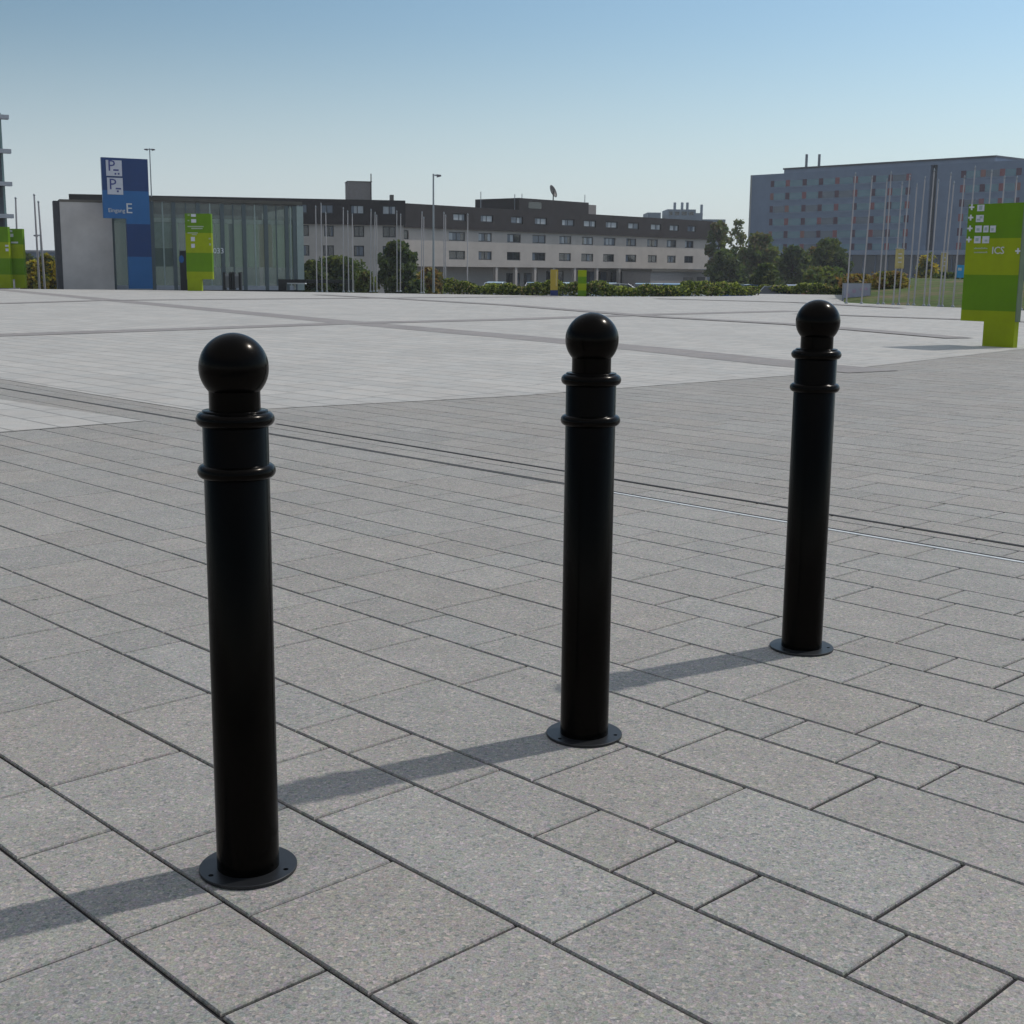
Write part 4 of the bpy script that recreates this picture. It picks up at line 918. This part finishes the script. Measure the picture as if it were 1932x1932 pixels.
# ------------------------------------------------------------------ parked cars beyond the hedge
M_carp = {k_: mat(k_ + ' car paint', c_, .25, .3, spec=.6, var=.03, coat=.6) for k_, c_ in (('white', (.62, .62, .62)), ('silver', (.38, .40, .42)), ('dark grey', (.05, .05, .055)), ('blue', (.03, .09, .24)), ('red', (.22, .02, .02)), ('black', (.012, .012, .014)))}
M_tyre = mat('tyre', (.015, .015, .015), .8, var=0); M_rim = mat('rim', (.4, .4, .42), .35, .7, var=0); M_cg = mat('car glass', (.02, .027, .035), .05, spec=.9, var=0); M_lamp = mat('headlight glass', (.6, .6, .62), .15, var=0)
def car_proto():
    r = empty('parked_car', (0, 0, 0), 0, 'x', 'car', 'cars parked beyond the hedge')
    b_ = MB(); sec = [(-2.1, .28, .62, .80), (-1.95, .22, .86, .84), (-1.2, .2, .92, .87), (.6, .2, .93, .87), (1.55, .2, .84, .86), (2.05, .24, .66, .78), (2.12, .3, .5, .7)]
    vs = []
    for x, z0_, z1_, hw in sec: vs += [(x, -hw * .92, z0_), (x, -hw, (z0_ + z1_) / 2), (x, -hw * .93, z1_), (x, hw * .93, z1_), (x, hw, (z0_ + z1_) / 2), (x, hw * .92, z0_)]
    fs = [(i * 6 + k, i * 6 + (k + 1) % 6, i * 6 + 6 + (k + 1) % 6, i * 6 + 6 + k) for i in range(len(sec) - 1) for k in range(6)] + [(5, 4, 3, 2, 1, 0), tuple(36 + k for k in range(6))]
    b_.add(vs, fs, 0, False)
    roof = [(-1.25, 1.40, .60), (-.3, 1.47, .63), (.35, 1.42, .60)]
    vs = []
    for x, z, hw in roof: vs += [(x, -hw, z), (x, hw, z), (x, -hw, z - .05), (x, hw, z - .05)]
    b_.add(vs, [(0, 4, 5, 1), (4, 8, 9, 5), (2, 3, 7, 6), (6, 7, 11, 10), (0, 2, 6, 4), (4, 6, 10, 8), (1, 5, 7, 3), (5, 9, 11, 7), (0, 1, 3, 2), (8, 10, 11, 9)], 0)
    for x0, x1, xr in ((-1.85, -1.82, -1.25), (1.22, 1.25, .35), (-.25, -.2, -.25)):
        for s_ in (-1, 1): b_.tube([(x0, s_ * .79, .90), (xr, s_ * .61, 1.42)], .035, 6)
    b_.build('body', M_carp['white'], r)
    gl = MB(); lo = [(-1.8, .78), (1.2, .78)]; gl.add([(-1.8, -.77, .91), (1.2, -.77, .91), (1.2, .77, .91), (-1.8, .77, .91), (-1.22, -.59, 1.40), (.33, -.59, 1.40), (.33, .59, 1.40), (-1.22, .59, 1.40)], [(0, 1, 5, 4), (1, 2, 6, 5), (2, 3, 7, 6), (3, 0, 4, 7)])
    gl.build('window', M_cg, r)
    for x in (-1.3, 1.35):
        for s_ in (-1, 1):
            wv = MB(); wv.tube([(x, s_ * .66, .31), (x, s_ * .86, .31)], .31, 18); wo = wv.build('wheel', M_tyre, r)
            rm = MB(); rm.tube([(x, s_ * .855, .31), (x, s_ * .875, .31)], .19, 14); rm.build('rim', M_rim, wo)
    for s_ in (-1, 1): MB().box(2.03, 2.1, s_ * .62 - .13, s_ * .62 + .13, .58, .70).build('headlight', M_lamp, r)
    return r
cp = car_proto(); k = 0
cars = [(938, 96, 'silver', 80), (1010, 98, 'dark grey', 85), (1075, 95, 'silver', 100), (1122, 97, 'blue', 80), (1146, 96, 'silver', 78), (1170, 92, 'white', 15), (1215, 96, 'dark grey', 84), (1243, 97, 'silver', 95), (1268, 96, 'blue', 85),
        (1294, 97, 'dark grey', 92), (1320, 96, 'silver', 80), (1347, 97, 'black', 90), (1374, 96, 'silver', 88), (1406, 92, 'blue', 5), (1470, 88, 'silver', 12), (1500, 97, 'red', 80)]
where = {938: 'right of the rusty shrub', 1010: 'left of the yellow banner stand', 1075: 'between the yellow banner and the small green totem', 1122: 'just right of the small green totem', 1146: 'in front of the hotel entrance, left of the sideways white car', 1170: 'parked sideways under the annex corner',
         1215: 'before the annex wall', 1243: 'below the annex window', 1268: 'near the right end of the annex', 1294: 'right of the annex', 1320: 'below the last hotel windows', 1347: 'at the hotel end wall', 1374: 'under the low dark tree', 1406: 'sideways under the rusty tree', 1470: 'seen side on in the gap between the hedges', 1500: 'behind the shorter hedge'}
for i, (px, Y, colr, a_) in enumerate(cars):
    o = cp if i == 0 else copy_tree(cp)
    p = dep(px, 540, Y); o.location = (p.x, p.y, terr(Y) + .002); o.rotation_euler = (0, 0, R(a_ + (180 if i % 3 == 1 else 0)))
    o['label'] = '%s car parked %s' % (colr, where[px])
    for ch in o.children:
        if ch.name.startswith('body'): ch.material_slots[0].link = 'OBJECT'; ch.material_slots[0].material = M_carp[colr]

# ------------------------------------------------------------------ the air
hz = MB(); hz.box(-950, 950, -110, 1560, -4, 36); ho = hz.build('haze', bpy.data.materials.new('haze air'))
hm = ho.data.materials[0]; hm.use_nodes = True; t = hm.node_tree; t.nodes.remove(t.nodes['Principled BSDF'])
pv = t.nodes.new('ShaderNodeVolumePrincipled'); pv.inputs['Color'].default_value = (.96, .97, .99, 1); pv.inputs['Density'].default_value = .00030; pv.inputs['Anisotropy'].default_value = .2
t.links.new(pv.outputs[0], t.nodes['Material Output'].inputs['Volume'])
tag(ho, kind='stuff')
